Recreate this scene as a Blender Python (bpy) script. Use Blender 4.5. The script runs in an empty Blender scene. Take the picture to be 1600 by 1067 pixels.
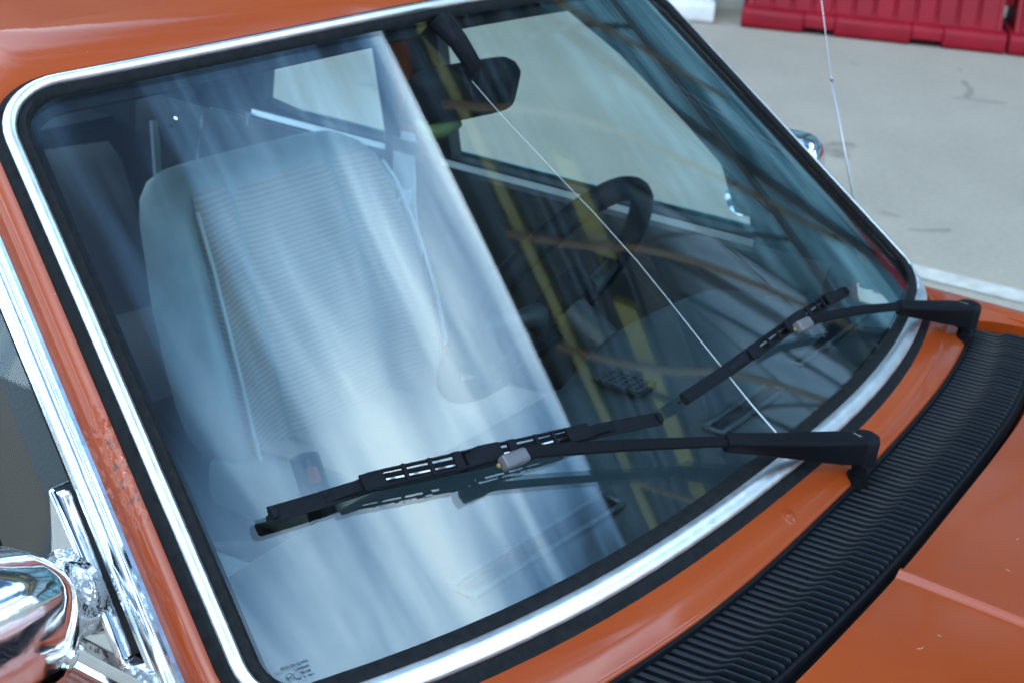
import bpy, bmesh, math, random
from mathutils import Vector, Matrix
R = math.radians
random.seed(7)
S = bpy.context.scene
COL = S.collection
GZ = 0.93                                     # height of the windscreen base above the ground

# ------------------------------------------------------------------ camera
cam_d = bpy.data.cameras.new('camera'); cam = bpy.data.objects.new('camera', cam_d); COL.objects.link(cam)
S.camera = cam
yaw, pit, rol = R(57.881), R(21.714), R(4.778)
f = Vector((math.sin(yaw)*math.cos(pit), math.cos(yaw)*math.cos(pit), -math.sin(pit)))
r0 = Vector((math.cos(yaw), -math.sin(yaw), 0)); u0 = r0.cross(f)
r2 = math.cos(rol)*r0 + math.sin(rol)*u0; u2 = -math.sin(rol)*r0 + math.cos(rol)*u0
M = Matrix((r2, u2, -f)).transposed().to_4x4(); M.translation = Vector((-1.459, -0.577, 0.742 + GZ))
cam.matrix_world = M
cam_d.sensor_width = 36; cam_d.lens = 2503.6/1600*36
cam_d.clip_start = 0.02; cam_d.clip_end = 3000
cam_d.dof.use_dof = True; cam_d.dof.focus_distance = 1.24; cam_d.dof.aperture_fstop = 14

# ------------------------------------------------------------------ sky, sun, exposure
SUN_EL, SUN_AZ = 38, 245                      # azimuth clockwise from +y
w = bpy.data.worlds.new('World'); S.world = w; w.use_nodes = True
nt = w.node_tree; nt.nodes.clear()
def N(t, typ, **k):
    n = t.nodes.new(typ)
    for a, b in k.items(): setattr(n, a, b)
    return n
def lk(t, a, b): t.links.new(a, b)
def mth(t, op, a, b=None, c=None):
    n = t.nodes.new('ShaderNodeMath'); n.operation = op
    for i, x in enumerate((a, b, c)):
        if x is None: continue
        if isinstance(x, (int, float)): n.inputs[i].default_value = x
        else: t.links.new(x, n.inputs[i])
    return n.outputs[0]
sky = N(nt, 'ShaderNodeTexSky', sky_type='NISHITA', sun_disc=False)
sky.sun_elevation = R(SUN_EL); sky.sun_rotation = R(SUN_AZ); sky.air_density = 1.0; sky.dust_density = 0.6; sky.ozone_density = 4.0
tc = N(nt, 'ShaderNodeTexCoord'); sp = N(nt, 'ShaderNodeSeparateXYZ'); lk(nt, tc.outputs['Generated'], sp.inputs[0])
zz = mth(nt, 'MAXIMUM', sp.outputs[2], 0.07)
px = mth(nt, 'DIVIDE', sp.outputs[0], zz); py = mth(nt, 'DIVIDE', sp.outputs[1], zz)
tt = mth(nt, 'ADD', mth(nt, 'MULTIPLY', px, 0.49), mth(nt, 'MULTIPLY', py, -0.872))
nn_ = mth(nt, 'ADD', mth(nt, 'MULTIPLY', px, 0.872), mth(nt, 'MULTIPLY', py, 0.49))
cb = N(nt, 'ShaderNodeCombineXYZ'); lk(nt, mth(nt, 'MULTIPLY', tt, 0.9), cb.inputs[0]); lk(nt, mth(nt, 'MULTIPLY', nn_, 6.0), cb.inputs[1]); cb.inputs[2].default_value = 9.4
n1 = N(nt, 'ShaderNodeTexNoise'); n1.inputs['Scale'].default_value = 1.0; n1.inputs['Detail'].default_value = 7; n1.inputs['Roughness'].default_value = .55; n1.inputs['Distortion'].default_value = .5
lk(nt, cb.outputs[0], n1.inputs['Vector'])
cb2 = N(nt, 'ShaderNodeCombineXYZ'); lk(nt, tt, cb2.inputs[0]); lk(nt, nn_, cb2.inputs[1]); cb2.inputs[2].default_value = 7.7
n2 = N(nt, 'ShaderNodeTexNoise'); n2.inputs['Scale'].default_value = .9; n2.inputs['Detail'].default_value = 3
lk(nt, cb2.outputs[0], n2.inputs['Vector'])
bank = mth(nt, 'SUBTRACT', .5, mth(nt, 'MULTIPLY', mth(nt, 'COSINE', mth(nt, 'MULTIPLY', mth(nt, 'ADD', mth(nt, 'SUBTRACT', tt, .33), mth(nt, 'MULTIPLY', mth(nt, 'SUBTRACT', n2.outputs['Fac'], .5), .7)), 2*math.pi/1.5)), .5))
cl = mth(nt, 'ADD', mth(nt, 'MULTIPLY', n1.outputs['Fac'], .56), mth(nt, 'ADD', mth(nt, 'MULTIPLY', n2.outputs['Fac'], .14), mth(nt, 'MULTIPLY', bank, .29)))
ramp = N(nt, 'ShaderNodeValToRGB'); ramp.color_ramp.elements[0].position = .40; ramp.color_ramp.elements[1].position = .66
ramp.color_ramp.elements[0].color = (0, 0, 0, 1)
lk(nt, cl, ramp.inputs[0])
SKY_STR = 0.15
mx = N(nt, 'ShaderNodeMix', data_type='RGBA'); lk(nt, ramp.outputs[0], mx.inputs['Factor']); lk(nt, sky.outputs[0], mx.inputs['A'])
CLOUD = 7.6/SKY_STR
cr2 = N(nt, 'ShaderNodeValToRGB'); cr2.color_ramp.elements[0].position = .45; cr2.color_ramp.elements[1].position = .70
cr2.color_ramp.elements[0].color = (.22, .50, .92, 1); cr2.color_ramp.elements[1].color = (.69, .87, .98, 1); lk(nt, cl, cr2.inputs[0])
vs = N(nt, 'ShaderNodeVectorMath', operation='SCALE'); lk(nt, cr2.outputs[0], vs.inputs[0]); vs.inputs['Scale'].default_value = CLOUD
lk(nt, vs.outputs[0], mx.inputs['B'])
bg = N(nt, 'ShaderNodeBackground'); bg.inputs[1].default_value = SKY_STR
lk(nt, mx.outputs['Result'], bg.inputs[0])
wo = N(nt, 'ShaderNodeOutputWorld'); lk(nt, bg.outputs[0], wo.inputs[0])
sd = bpy.data.lights.new('sun', 'SUN'); sd.energy = 1.5; sd.angle = R(11); sd.color = (1, .93, .83)
so = bpy.data.objects.new('sun', sd); COL.objects.link(so)
sv = Vector((math.sin(R(SUN_AZ))*math.cos(R(SUN_EL)), math.cos(R(SUN_AZ))*math.cos(R(SUN_EL)), math.sin(R(SUN_EL))))
so.rotation_euler = (-sv).to_track_quat('-Z', 'Y').to_euler(); so.location = (-6, -8, 12)
S.view_settings.view_transform = 'Standard'; S.view_settings.look = 'None'; S.view_settings.exposure = 0.06; S.view_settings.gamma = 1
S.view_settings.use_curve_mapping = False
S.render.engine = 'CYCLES'
S.cycles.max_bounces = 10; S.cycles.transparent_max_bounces = 24; S.cycles.glossy_bounces = 6; S.cycles.diffuse_bounces = 4

# ------------------------------------------------------------------ materials
MATS = {}
def mat(name, col, rough=.5, metal=0, coat=0, coat_r=.03, spec=.5, noise=None, bump=None, sheen=0, dust=0):
    """noise=(scale, amount)  bump=(scale, strength, dist)"""
    m = bpy.data.materials.new(name); m.use_nodes = True; t = m.node_tree
    b = t.nodes['Principled BSDF']
    b.inputs['Base Color'].default_value = (*col, 1); b.inputs['Roughness'].default_value = rough; b.inputs['Metallic'].default_value = metal
    b.inputs['Coat Weight'].default_value = coat; b.inputs['Coat Roughness'].default_value = coat_r; b.inputs['Specular IOR Level'].default_value = spec
    b.inputs['Sheen Weight'].default_value = sheen
    tcn = t.nodes.new('ShaderNodeTexCoord')
    if noise:
        n = t.nodes.new('ShaderNodeTexNoise'); n.inputs['Scale'].default_value = noise[0]; n.inputs['Detail'].default_value = 6; n.inputs['Roughness'].default_value = .6
        lk(t, tcn.outputs['Object'], n.inputs['Vector'])
        mr = t.nodes.new('ShaderNodeMapRange'); mr.inputs['From Min'].default_value = .3; mr.inputs['From Max'].default_value = .7
        mr.inputs['To Min'].default_value = 1-noise[1]; mr.inputs['To Max'].default_value = 1+noise[1]; lk(t, n.outputs['Fac'], mr.inputs['Value'])
        v = t.nodes.new('ShaderNodeVectorMath'); v.operation = 'SCALE'; v.inputs[0].default_value = col; lk(t, mr.outputs[0], v.inputs['Scale'])
        lk(t, v.outputs[0], b.inputs['Base Color'])
        mr2 = t.nodes.new('ShaderNodeMapRange'); mr2.inputs['To Min'].default_value = max(0, rough-.12); mr2.inputs['To Max'].default_value = min(1, rough+.12); lk(t, n.outputs['Fac'], mr2.inputs['Value'])
        lk(t, mr2.outputs[0], b.inputs['Roughness'])
    if bump:
        n = t.nodes.new('ShaderNodeTexNoise'); n.inputs['Scale'].default_value = bump[0]; n.inputs['Detail'].default_value = 4
        lk(t, tcn.outputs['Object'], n.inputs['Vector'])
        bp = t.nodes.new('ShaderNodeBump'); bp.inputs['Strength'].default_value = bump[1]; bp.inputs['Distance'].default_value = bump[2]
        lk(t, n.outputs['Fac'], bp.inputs['Height']); lk(t, bp.outputs[0], b.inputs['Normal'])
    MATS[name] = m
    return m

def paint_material():
    m = mat('orange_paint', (.20, .032, .008), rough=.38, coat=.5, coat_r=.035, spec=.2)
    t = m.node_tree; b = t.nodes['Principled BSDF']; tcn = t.nodes['Texture Coordinate']
    # slow fading of the old paint
    n = N(t, 'ShaderNodeTexNoise'); n.inputs['Scale'].default_value = 3.2; n.inputs['Detail'].default_value = 5; lk(t, tcn.outputs['Object'], n.inputs['Vector'])
    cr = N(t, 'ShaderNodeValToRGB'); cr.color_ramp.elements[0].position = .35; cr.color_ramp.elements[1].position = .68
    cr.color_ramp.elements[0].color = (.205, .030, .0035, 1); cr.color_ramp.elements[1].color = (.245, .040, .005, 1); lk(t, n.outputs['Fac'], cr.inputs[0])
    # fine metallic-like grain
    g = N(t, 'ShaderNodeTexNoise'); g.inputs['Scale'].default_value = 900; g.inputs['Detail'].default_value = 2; lk(t, tcn.outputs['Object'], g.inputs['Vector'])
    mr = N(t, 'ShaderNodeMapRange'); mr.inputs['To Min'].default_value = .8; mr.inputs['To Max'].default_value = 1.2; lk(t, g.outputs['Fac'], mr.inputs['Value'])
    sc = N(t, 'ShaderNodeVectorMath', operation='SCALE'); lk(t, cr.outputs[0], sc.inputs[0]); lk(t, mr.outputs[0], sc.inputs['Scale'])
    # dust specks and stone chips
    v = N(t, 'ShaderNodeTexVoronoi'); v.inputs['Scale'].default_value = 95; lk(t, tcn.outputs['Object'], v.inputs['Vector'])
    wn = N(t, 'ShaderNodeSeparateColor'); lk(t, v.outputs['Color'], wn.inputs[0])
    rad = mth(t, 'MULTIPLY', mth(t, 'SUBTRACT', wn.outputs[0], .62), .18)
    speck = mth(t, 'LESS_THAN', v.outputs['Distance'], rad)
    mx1 = N(t, 'ShaderNodeMix', data_type='RGBA'); lk(t, mth(t, 'MULTIPLY', speck, .45), mx1.inputs['Factor']); lk(t, sc.outputs[0], mx1.inputs['A']); mx1.inputs['B'].default_value = (.5, .36, .28, 1)
    # rust bleeding where the pillar meets the rubber
    geo = N(t, 'ShaderNodeNewGeometry')
    def ball(c, rx):
        d = N(t, 'ShaderNodeVectorMath', operation='DISTANCE'); lk(t, geo.outputs['Position'], d.inputs[0]); d.inputs[1].default_value = c
        return mth(t, 'SUBTRACT', 1.0, mth(t, 'DIVIDE', d.outputs['Value'], rx))
    masks = [ball(c, rx) for c, rx in RUST]
    mk = masks[0]
    for q in masks[1:]: mk = mth(t, 'MAXIMUM', mk, q)
    mk = mth(t, 'MAXIMUM', mk, 0.0)
    n3 = N(t, 'ShaderNodeTexNoise'); n3.inputs['Scale'].default_value = 150; n3.inputs['Detail'].default_value = 5; lk(t, tcn.outputs['Object'], n3.inputs['Vector'])
    rm = mth(t, 'GREATER_THAN', mth(t, 'MULTIPLY', mth(t, 'MINIMUM', mth(t, 'MULTIPLY', mk, 1.8), 1.0), n3.outputs['Fac']), .585)
    mx2 = N(t, 'ShaderNodeMix', data_type='RGBA'); lk(t, rm, mx2.inputs['Factor']); lk(t, mx1.outputs['Result'], mx2.inputs['A']); mx2.inputs['B'].default_value = (.09, .03, .014, 1)
    lk(t, mx2.outputs['Result'], b.inputs['Base Color'])
    # blisters and orange peel
    vb = N(t, 'ShaderNodeTexVoronoi', feature='SMOOTH_F1'); vb.inputs['Scale'].default_value = 130; lk(t, tcn.outputs['Object'], vb.inputs['Vector'])
    nb = N(t, 'ShaderNodeTexNoise'); nb.inputs['Scale'].default_value = 90; lk(t, tcn.outputs['Object'], nb.inputs['Vector'])
    bl = mth(t, 'MULTIPLY', mth(t, 'MULTIPLY', mth(t, 'SUBTRACT', 1.0, vb.outputs['Distance']), nb.outputs['Fac']), mth(t, 'MINIMUM', mth(t, 'MULTIPLY', mk, 2.2), 1.0))
    op = N(t, 'ShaderNodeTexNoise'); op.inputs['Scale'].default_value = 260; op.inputs['Detail'].default_value = 1; lk(t, tcn.outputs['Object'], op.inputs['Vector'])
    wv = N(t, 'ShaderNodeTexNoise'); wv.inputs['Scale'].default_value = 6; wv.inputs['Detail'].default_value = 1; lk(t, tcn.outputs['Object'], wv.inputs['Vector'])
    h = mth(t, 'ADD', mth(t, 'MULTIPLY', bl, 1.1), mth(t, 'ADD', mth(t, 'MULTIPLY', op.outputs['Fac'], .012), mth(t, 'MULTIPLY', wv.outputs['Fac'], .25)))
    bp = N(t, 'ShaderNodeBump'); bp.inputs['Strength'].default_value = 1; bp.inputs['Distance'].default_value = .0022; lk(t, h, bp.inputs['Height'])
    lk(t, bp.outputs[0], b.inputs['Normal']); lk(t, bp.outputs[0], b.inputs['Coat Normal'])
    # old clear coat: dusty patches
    d = N(t, 'ShaderNodeTexNoise'); d.inputs['Scale'].default_value = 9; d.inputs['Detail'].default_value = 8; lk(t, tcn.outputs['Object'], d.inputs['Vector'])
    mr3 = N(t, 'ShaderNodeMapRange'); mr3.inputs['From Min'].default_value = .35; mr3.inputs['From Max'].default_value = .75; mr3.inputs['To Min'].default_value = .03; mr3.inputs['To Max'].default_value = .13
    lk(t, d.outputs['Fac'], mr3.inputs['Value']); lk(t, mr3.outputs[0], b.inputs['Coat Roughness'])
    return m
RUST = [((-.662, .285, GZ+.19), .05), ((-.668, .262, GZ+.16), .05), ((-.655, .315, GZ+.235), .035), ((-.03, -.040, GZ-.02), .012), ((.60, .045, GZ-.02), .03)]

def glass_material(name, tint, dust, wiped=False, refl=1.2):
    m = bpy.data.materials.new(name); m.use_nodes = True; t = m.node_tree; t.nodes.clear()
    lw = N(t, 'ShaderNodeLayerWeight'); lw.inputs['Blend'].default_value = .5
    fa = lw.outputs['Facing']
    p5 = mth(t, 'POWER', fa, 5.0)
    fr = mth(t, 'MULTIPLY', mth(t, 'ADD', .043, mth(t, 'MULTIPLY', p5, .957)), refl)
    tr = N(t, 'ShaderNodeBsdfTransparent'); tr.inputs[0].default_value = (*tint, 1)
    gl = N(t, 'ShaderNodeBsdfGlossy'); gl.inputs['Roughness'].default_value = 0.0
    gl.inputs[0].default_value = (1, 1, 1, 1)
    ms = N(t, 'ShaderNodeMixShader'); lk(t, fr, ms.inputs[0]); lk(t, tr.outputs[0], ms.inputs[1]); lk(t, gl.outputs[0], ms.inputs[2])
    df = N(t, 'ShaderNodeBsdfDiffuse'); df.inputs[0].default_value = (.62, .66, .66, 1)
    tcn = N(t, 'ShaderNodeTexCoord')
    n = N(t, 'ShaderNodeTexNoise'); n.inputs['Scale'].default_value = 7; n.inputs['Detail'].default_value = 7; n.inputs['Roughness'].default_value = .65; lk(t, tcn.outputs['Object'], n.inputs['Vector'])
    ng = N(t, 'ShaderNodeTexNoise'); ng.inputs['Scale'].default_value = 1400; ng.inputs['Detail'].default_value = 1; lk(t, tcn.outputs['Object'], ng.inputs['Vector'])
    v = N(t, 'ShaderNodeTexVoronoi'); v.inputs['Scale'].default_value = 85; lk(t, tcn.outputs['Object'], v.inputs['Vector'])
    wn = N(t, 'ShaderNodeSeparateColor'); lk(t, v.outputs['Color'], wn.inputs[0])
    speck = mth(t, 'LESS_THAN', v.outputs['Distance'], mth(t, 'MULTIPLY', mth(t, 'SUBTRACT', wn.outputs[0], .86), .55))
    mr = N(t, 'ShaderNodeMapRange'); mr.inputs['From Min'].default_value = .3; mr.inputs['From Max'].default_value = .75; mr.inputs['To Min'].default_value = dust*.4; mr.inputs['To Max'].default_value = dust*1.5
    lk(t, n.outputs['Fac'], mr.inputs['Value'])
    amount = mth(t, 'MULTIPLY', mr.outputs[0], mth(t, 'ADD', .55, mth(t, 'MULTIPLY', ng.outputs['Fac'], .9)))
    if wiped:
        geo = N(t, 'ShaderNodeNewGeometry')
        best = None
        for c, rad in (((.10, -.055, GZ), .735), ((.62, .01, GZ), .70)):
            d = N(t, 'ShaderNodeVectorMath', operation='DISTANCE'); lk(t, geo.outputs['Position'], d.inputs[0]); d.inputs[1].default_value = c
            o = mth(t, 'SMOOTH_MIN', mth(t, 'MAXIMUM', mth(t, 'MULTIPLY', mth(t, 'SUBTRACT', d.outputs['Value'], rad), 120.0), 0.0), 1.0, .1)
            best = o if best is None else mth(t, 'MINIMUM', best, o)
        amount = mth(t, 'MULTIPLY', amount, mth(t, 'ADD', .55, mth(t, 'MULTIPLY', best, .9)))
    amount = mth(t, 'ADD', amount, mth(t, 'MULTIPLY', speck, .05))
    ms2 = N(t, 'ShaderNodeMixShader'); lk(t, amount, ms2.inputs[0]); lk(t, ms.outputs[0], ms2.inputs[1]); lk(t, df.outputs[0], ms2.inputs[2])
    out = N(t, 'ShaderNodeOutputMaterial'); lk(t, ms2.outputs[0], out.inputs[0])
    MATS[name] = m
    return m

def fabric_material(name, col, scale, axis='Z', strength=.6, contrast=.25):
    m = mat(name, col, rough=.95, spec=.15, sheen=.3)
    t = m.node_tree; b = t.nodes['Principled BSDF']; tcn = t.nodes['Texture Coordinate']
    wv = N(t, 'ShaderNodeTexWave', wave_type='BANDS', bands_direction=axis); wv.inputs['Scale'].default_value = scale; wv.inputs['Distortion'].default_value = .6; wv.inputs['Detail'].default_value = 2; wv.inputs['Detail Scale'].default_value = 2
    lk(t, tcn.outputs['Object'], wv.inputs['Vector'])
    n = N(t, 'ShaderNodeTexNoise'); n.inputs['Scale'].default_value = 9; n.inputs['Detail'].default_value = 5; lk(t, tcn.outputs['Object'], n.inputs['Vector'])
    k = mth(t, 'ADD', 1-contrast*.5-.12, mth(t, 'ADD', mth(t, 'MULTIPLY', wv.outputs['Fac'], contrast), mth(t, 'MULTIPLY', n.outputs['Fac'], .24)))
    sc = N(t, 'ShaderNodeVectorMath', operation='SCALE'); sc.inputs[0].default_value = col; lk(t, k, sc.inputs['Scale']); lk(t, sc.outputs[0], b.inputs['Base Color'])
    bp = N(t, 'ShaderNodeBump'); bp.inputs['Strength'].default_value = strength; bp.inputs['Distance'].default_value = .002; lk(t, wv.outputs['Fac'], bp.inputs['Height']); lk(t, bp.outputs[0], b.inputs['Normal'])
    return m

PAINT = paint_material()
CHROME = mat('chrome', (.80, .81, .82), rough=.07, metal=1, noise=(40, .05), bump=(14, .25, .004))
CHROME_BRUSH = mat('brushed_trim', (.90, .90, .90), rough=.36, metal=1, noise=(60, .04), bump=(9, .08, .001))
RUBBER = mat('black_rubber', (.008, .009, .010), spec=.05, rough=.55, noise=(120, .35), bump=(300, .25, .001))
RUBBER_OLD = mat('weathered_rubber', (.035, .037, .038), rough=.6, noise=(90, .4), bump=(220, .5, .0012))
BLACK = mat('black_painted_metal', (.004, .0045, .006), spec=.05, rough=.5, noise=(200, .3), bump=(500, .15, .0006))
PLASTIC = mat('black_plastic', (.005, .006, .008), spec=.06, rough=.5, noise=(150, .3), bump=(400, .2, .0006))
GREYCLIP = mat('grey_plastic', (.065, .066, .072), rough=.5, noise=(100, .15))
SILVER = mat('worn_steel', (.55, .56, .56), rough=.3, metal=1)
YELLOWP = mat('yellow_plastic', (.12, .09, .03), rough=.5)
GLASS = glass_material('windscreen_glass', (.88, .955, .965), .0018, wiped=True)
SIDEGLASS = glass_material('side_glass', (.93, .97, .965), .0015, refl=.42)
DARKTRIM = mat('dark_interior_vinyl', (.009, .012, .015), rough=.55, noise=(40, .2), bump=(260, .5, .001))
DASH = mat('dashboard_vinyl', (.012, .018, .022), rough=.5, noise=(30, .2), bump=(320, .5, .001))
LINER = mat('grey_headlining', (.14, .15, .17), rough=.95, noise=(60, .1))
FAB = fabric_material('ribbed_seat_fabric', (.36, .31, .265), 42, 'Z', .3, .30)
FABX = fabric_material('ribbed_cushion_fabric', (.37, .32, .275), 42, 'Y', .4, .4)
VINYL = mat('pale_seat_vinyl', (.26, .30, .28), rough=.5, noise=(20, .12), bump=(200, .3, .001))
REARFAB = fabric_material('brown_rear_seat_fabric', (.10, .085, .08), 45, 'X', .5, .25)
CARPET = mat('dark_carpet', (.014, .017, .02), rough=1, noise=(120, .4), bump=(300, .6, .003))
PIPING = mat('pale_piping', (.55, .58, .57), rough=.5)
BELT = mat('seat_belt_webbing', (.03, .04, .05), rough=.8)
MIRROR = mat('mirror_glass', (.85, .87, .88), rough=.01, metal=1)
WHITECRACK = mat('crack_line', (.42, .47, .47), rough=.3)
STAMP = mat('etched_black_print', (.02, .05, .07), rough=.6)
TYRE = mat('tyre_rubber', (.02, .02, .02), rough=.8, noise=(60, .3), bump=(80, .4, .003))
LAMP = mat('lamp_glass', (.7, .72, .72), rough=.05, coat=1)
AMBER = mat('amber_lens', (.6, .2, .02), rough=.15, coat=1)
REDLENS = mat('red_lens', (.45, .02, .02), rough=.15, coat=1)
OLIVE = mat('olive_reflection', (.05, .07, .012), rough=.5)  # reflected olive tone put in as a base colour

# ------------------------------------------------------------------ mesh helpers
def link(name, verts, faces, m, parent=None, smooth=True, recalc=True, autosmooth=None):
    me = bpy.data.meshes.new(name); me.from_pydata([tuple(v) for v in verts], [], faces)
    if recalc:
        b = bmesh.new(); b.from_mesh(me); bmesh.ops.recalc_face_normals(b, faces=b.faces); b.to_mesh(me); b.free()
    if smooth: me.polygons.foreach_set('use_smooth', [True]*len(me.polygons))
    me.materials.append(m); me.update()
    if autosmooth is not None:
        try: me.set_sharp_from_angle(angle=R(autosmooth))
        except Exception: pass
    o = bpy.data.objects.new(name, me); COL.objects.link(o)
    if parent: o.parent = parent
    return o
class MB:
    def __init__(s): s.v = []; s.f = []
    def add(s, V, F):
        k = len(s.v); s.v += [Vector(p) for p in V]; s.f += [[i+k for i in q] for q in F]
    def box(s, c, size, rot=None):
        sx, sy, sz = (q/2 for q in size)
        V = [Vector((a*sx, b*sy, d*sz)) for a in (-1, 1) for b in (-1, 1) for d in (-1, 1)]
        if rot: V = [rot @ v for v in V]
        s.add([v+Vector(c) for v in V], [[0,1,3,2],[4,6,7,5],[0,4,5,1],[2,3,7,6],[0,2,6,4],[1,5,7,3]])
    def loft(s, rings, closed=True, caps=True):
        n = len(rings[0]); V = [p for r_ in rings for p in r_]; F = []
        for i in range(len(rings)-1):
            for j in range(n if closed else n-1):
                a, b = i*n+j, i*n+(j+1) % n
                F.append([a, b, b+n, a+n])
        if caps and closed:
            F.append(list(range(n))[::-1]); F.append([(len(rings)-1)*n+j for j in range(n)])
        s.add(V, F)
    def tube(s, pts, rad, n=8, caps=True):
        pts = [Vector(p) for p in pts]
        rads = rad if isinstance(rad, (list, tuple)) else [rad]*len(pts)
        rings = []; prev = None
        for i, p in enumerate(pts):
            t = (pts[min(i+1, len(pts)-1)]-pts[max(i-1, 0)]).normalized()
            a = prev - t*prev.dot(t) if prev is not None else t.orthogonal()
            a.normalize(); prev = a; b = t.cross(a)
            rings.append([p+(a*math.cos(2*math.pi*k/n)+b*math.sin(2*math.pi*k/n))*rads[i] for k in range(n)])
        s.loft(rings, True, caps)
    def build(s, name, m, parent=None, smooth=False, bevel=0, autosmooth=None, seg=2):
        o = link(name, s.v, s.f, m, parent, smooth, True, autosmooth)
        if bevel:
            b = o.modifiers.new('bevel', 'BEVEL'); b.width = bevel; b.segments = seg; b.limit_method = 'ANGLE'; b.angle_limit = R(35)
            o.data.polygons.foreach_set('use_smooth', [True]*len(o.data.polygons))
            try: o.data.set_sharp_from_angle(angle=R(40))
            except Exception: pass
        return o
def empty(name, loc, rz=0):
    o = bpy.data.objects.new(name, None); COL.objects.link(o); o.location = loc; o.rotation_euler = (0, 0, rz); o.empty_display_size = .2
    return o
def tag(o, label=None, cat=None, group=None, kind=None):
    if label: o['label'] = label
    if cat: o['category'] = cat
    if group: o['group'] = group
    if kind: o['kind'] = kind
    return o
def copy_tree(o, parent=None):
    c = o.copy(); COL.objects.link(c)
    if parent: c.parent = parent
    for ch in [x for x in bpy.data.objects if x.parent == o]: copy_tree(ch, c)
    return c
def slab(name, P, th, m, parent, up=Vector((0, 0, 1)), smooth=True):
    """closed sheet-metal panel from a grid of points P[i][j]; th = thickness away from `up`"""
    ni, nj = len(P), len(P[0]); V = []; F = []
    nor = []
    for i in range(ni):
        for j in range(nj):
            a = P[min(i+1, ni-1)][j]-P[max(i-1, 0)][j]; b = P[i][min(j+1, nj-1)]-P[i][max(j-1, 0)]
            n = a.cross(b)
            if n.length < 1e-9: n = up.copy()
            n.normalize()
            if n.dot(up) < 0: n = -n
            nor.append(n)
    for i in range(ni):
        for j in range(nj): V.append(P[i][j])
    for i in range(ni):
        for j in range(nj): V.append(P[i][j]-nor[i*nj+j]*th)
    K = ni*nj
    for i in range(ni-1):
        for j in range(nj-1):
            a = i*nj+j; F.append([a, a+1, a+nj+1, a+nj]); F.append([K+a, K+a+nj, K+a+nj+1, K+a+1])
    for i in range(ni-1):
        a = i*nj; F.append([a, a+nj, K+a+nj, K+a]); a = i*nj+nj-1; F.append([a, K+a, K+a+nj, a+nj])
    for j in range(nj-1):
        a = j; F.append([a, K+a, K+a+1, a+1]); a = (ni-1)*nj+j; F.append([a, a+1, K+a+1, K+a])
    return link(name, V, F, m, parent, smooth, True, 45)
def interp(pts, x):
    if x <= pts[0][0]:
        (x0, y0), (x1, y1) = pts[0], pts[1]
    elif x >= pts[-1][0]:
        (x0, y0), (x1, y1) = pts[-2], pts[-1]
    else:
        for i in range(len(pts)-1):
            if pts[i][0] <= x <= pts[i+1][0]: (x0, y0), (x1, y1) = pts[i], pts[i+1]; break
    return y0+(y1-y0)*(x-x0)/(x1-x0)

# ------------------------------------------------------------------ windscreen surface
WB, WT, RUN, HH, SB, ST, ZB, ZT, PP, BS = .69757, .56538, .46354, .42532, .091646, .069217, .017929, -.029652, 2.67994, .004994
WL = .6291
def surf(u, v):
    a = abs(u)
    return Vector((u*(WB*(1-v)+WT*v+BS*4*v*(1-v)), RUN*v+(SB*(1-v)+ST*v)*a**PP, GZ+HH*v+(ZB*(1-v)+ZT*v)*a*a))
def snorm(u, v):
    e = 1e-3
    return (surf(u+e, v)-surf(u-e, v)).cross(surf(u, v+e)-surf(u, v-e)).normalized()
def G(a, b, h=0.0):
    """windscreen point from flat coordinates: a sideways, b up the glass, h off the glass (metres)"""
    v = b/WL; ww = WB*(1-v)+WT*v+BS*4*v*(1-v); u = a/ww
    return surf(u, v)+snorm(u, v)*h
def outline(d, r, nc=10, ns=26):
    """closed path round the glass in flat coordinates, offset outwards by d, corner radius r; gives (a, b, oa, ob)"""
    tl = math.atan2(WB-WT, WL); cs, sn = math.cos(tl), math.sin(tl)
    # corners of the offset trapezoid
    def cx(b): return WB-(WB-WT)*b/WL + d/cs
    C = [(-cx(-d), -d), (cx(-d), -d), (cx(WL+d), WL+d), (-cx(WL+d), WL+d)]
    out = []
    n = 4
    for i in range(n):
        p0 = Vector(C[i-1]); p = Vector(C[i]); p1 = Vector(C[(i+1) % n])
        e0 = (p0-p).normalized(); e1 = (p1-p).normalized(); half = e0.angle(e1)/2
        rr = max(r[i]+d, .004); t = rr/math.tan(half); cen = p+(e0+e1).normalized()*(rr/math.sin(half))
        s0 = p+e0*t; s1 = p+e1*t
        a0 = math.atan2(s0.y-cen.y, s0.x-cen.x); a1 = math.atan2(s1.y-cen.y, s1.x-cen.x)
        while a1 < a0: a1 += 2*math.pi
        for k in range(nc+1):
            an = a0+(a1-a0)*k/nc
            out.append((cen.x+rr*math.cos(an), cen.y+rr*math.sin(an), math.cos(an), math.sin(an)))
        # straight to next corner
        q0 = Vector(C[(i+1) % n]); q1 = Vector(C[(i+2) % n])
        f0 = (p-q0).normalized(); f1 = (q1-q0).normalized(); hf = f0.angle(f1)/2
        rn = max(r[(i+1) % n]+d, .004); tn = rn/math.tan(hf); s2 = q0+f0*tn
        nx, ny = e1.y, -e1.x
        for k in range(1, ns):
            q = s1.lerp(s2, k/ns); out.append((q.x, q.y, nx, ny))
    return out
RC = (.045, .050, .072, .072)

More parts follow.
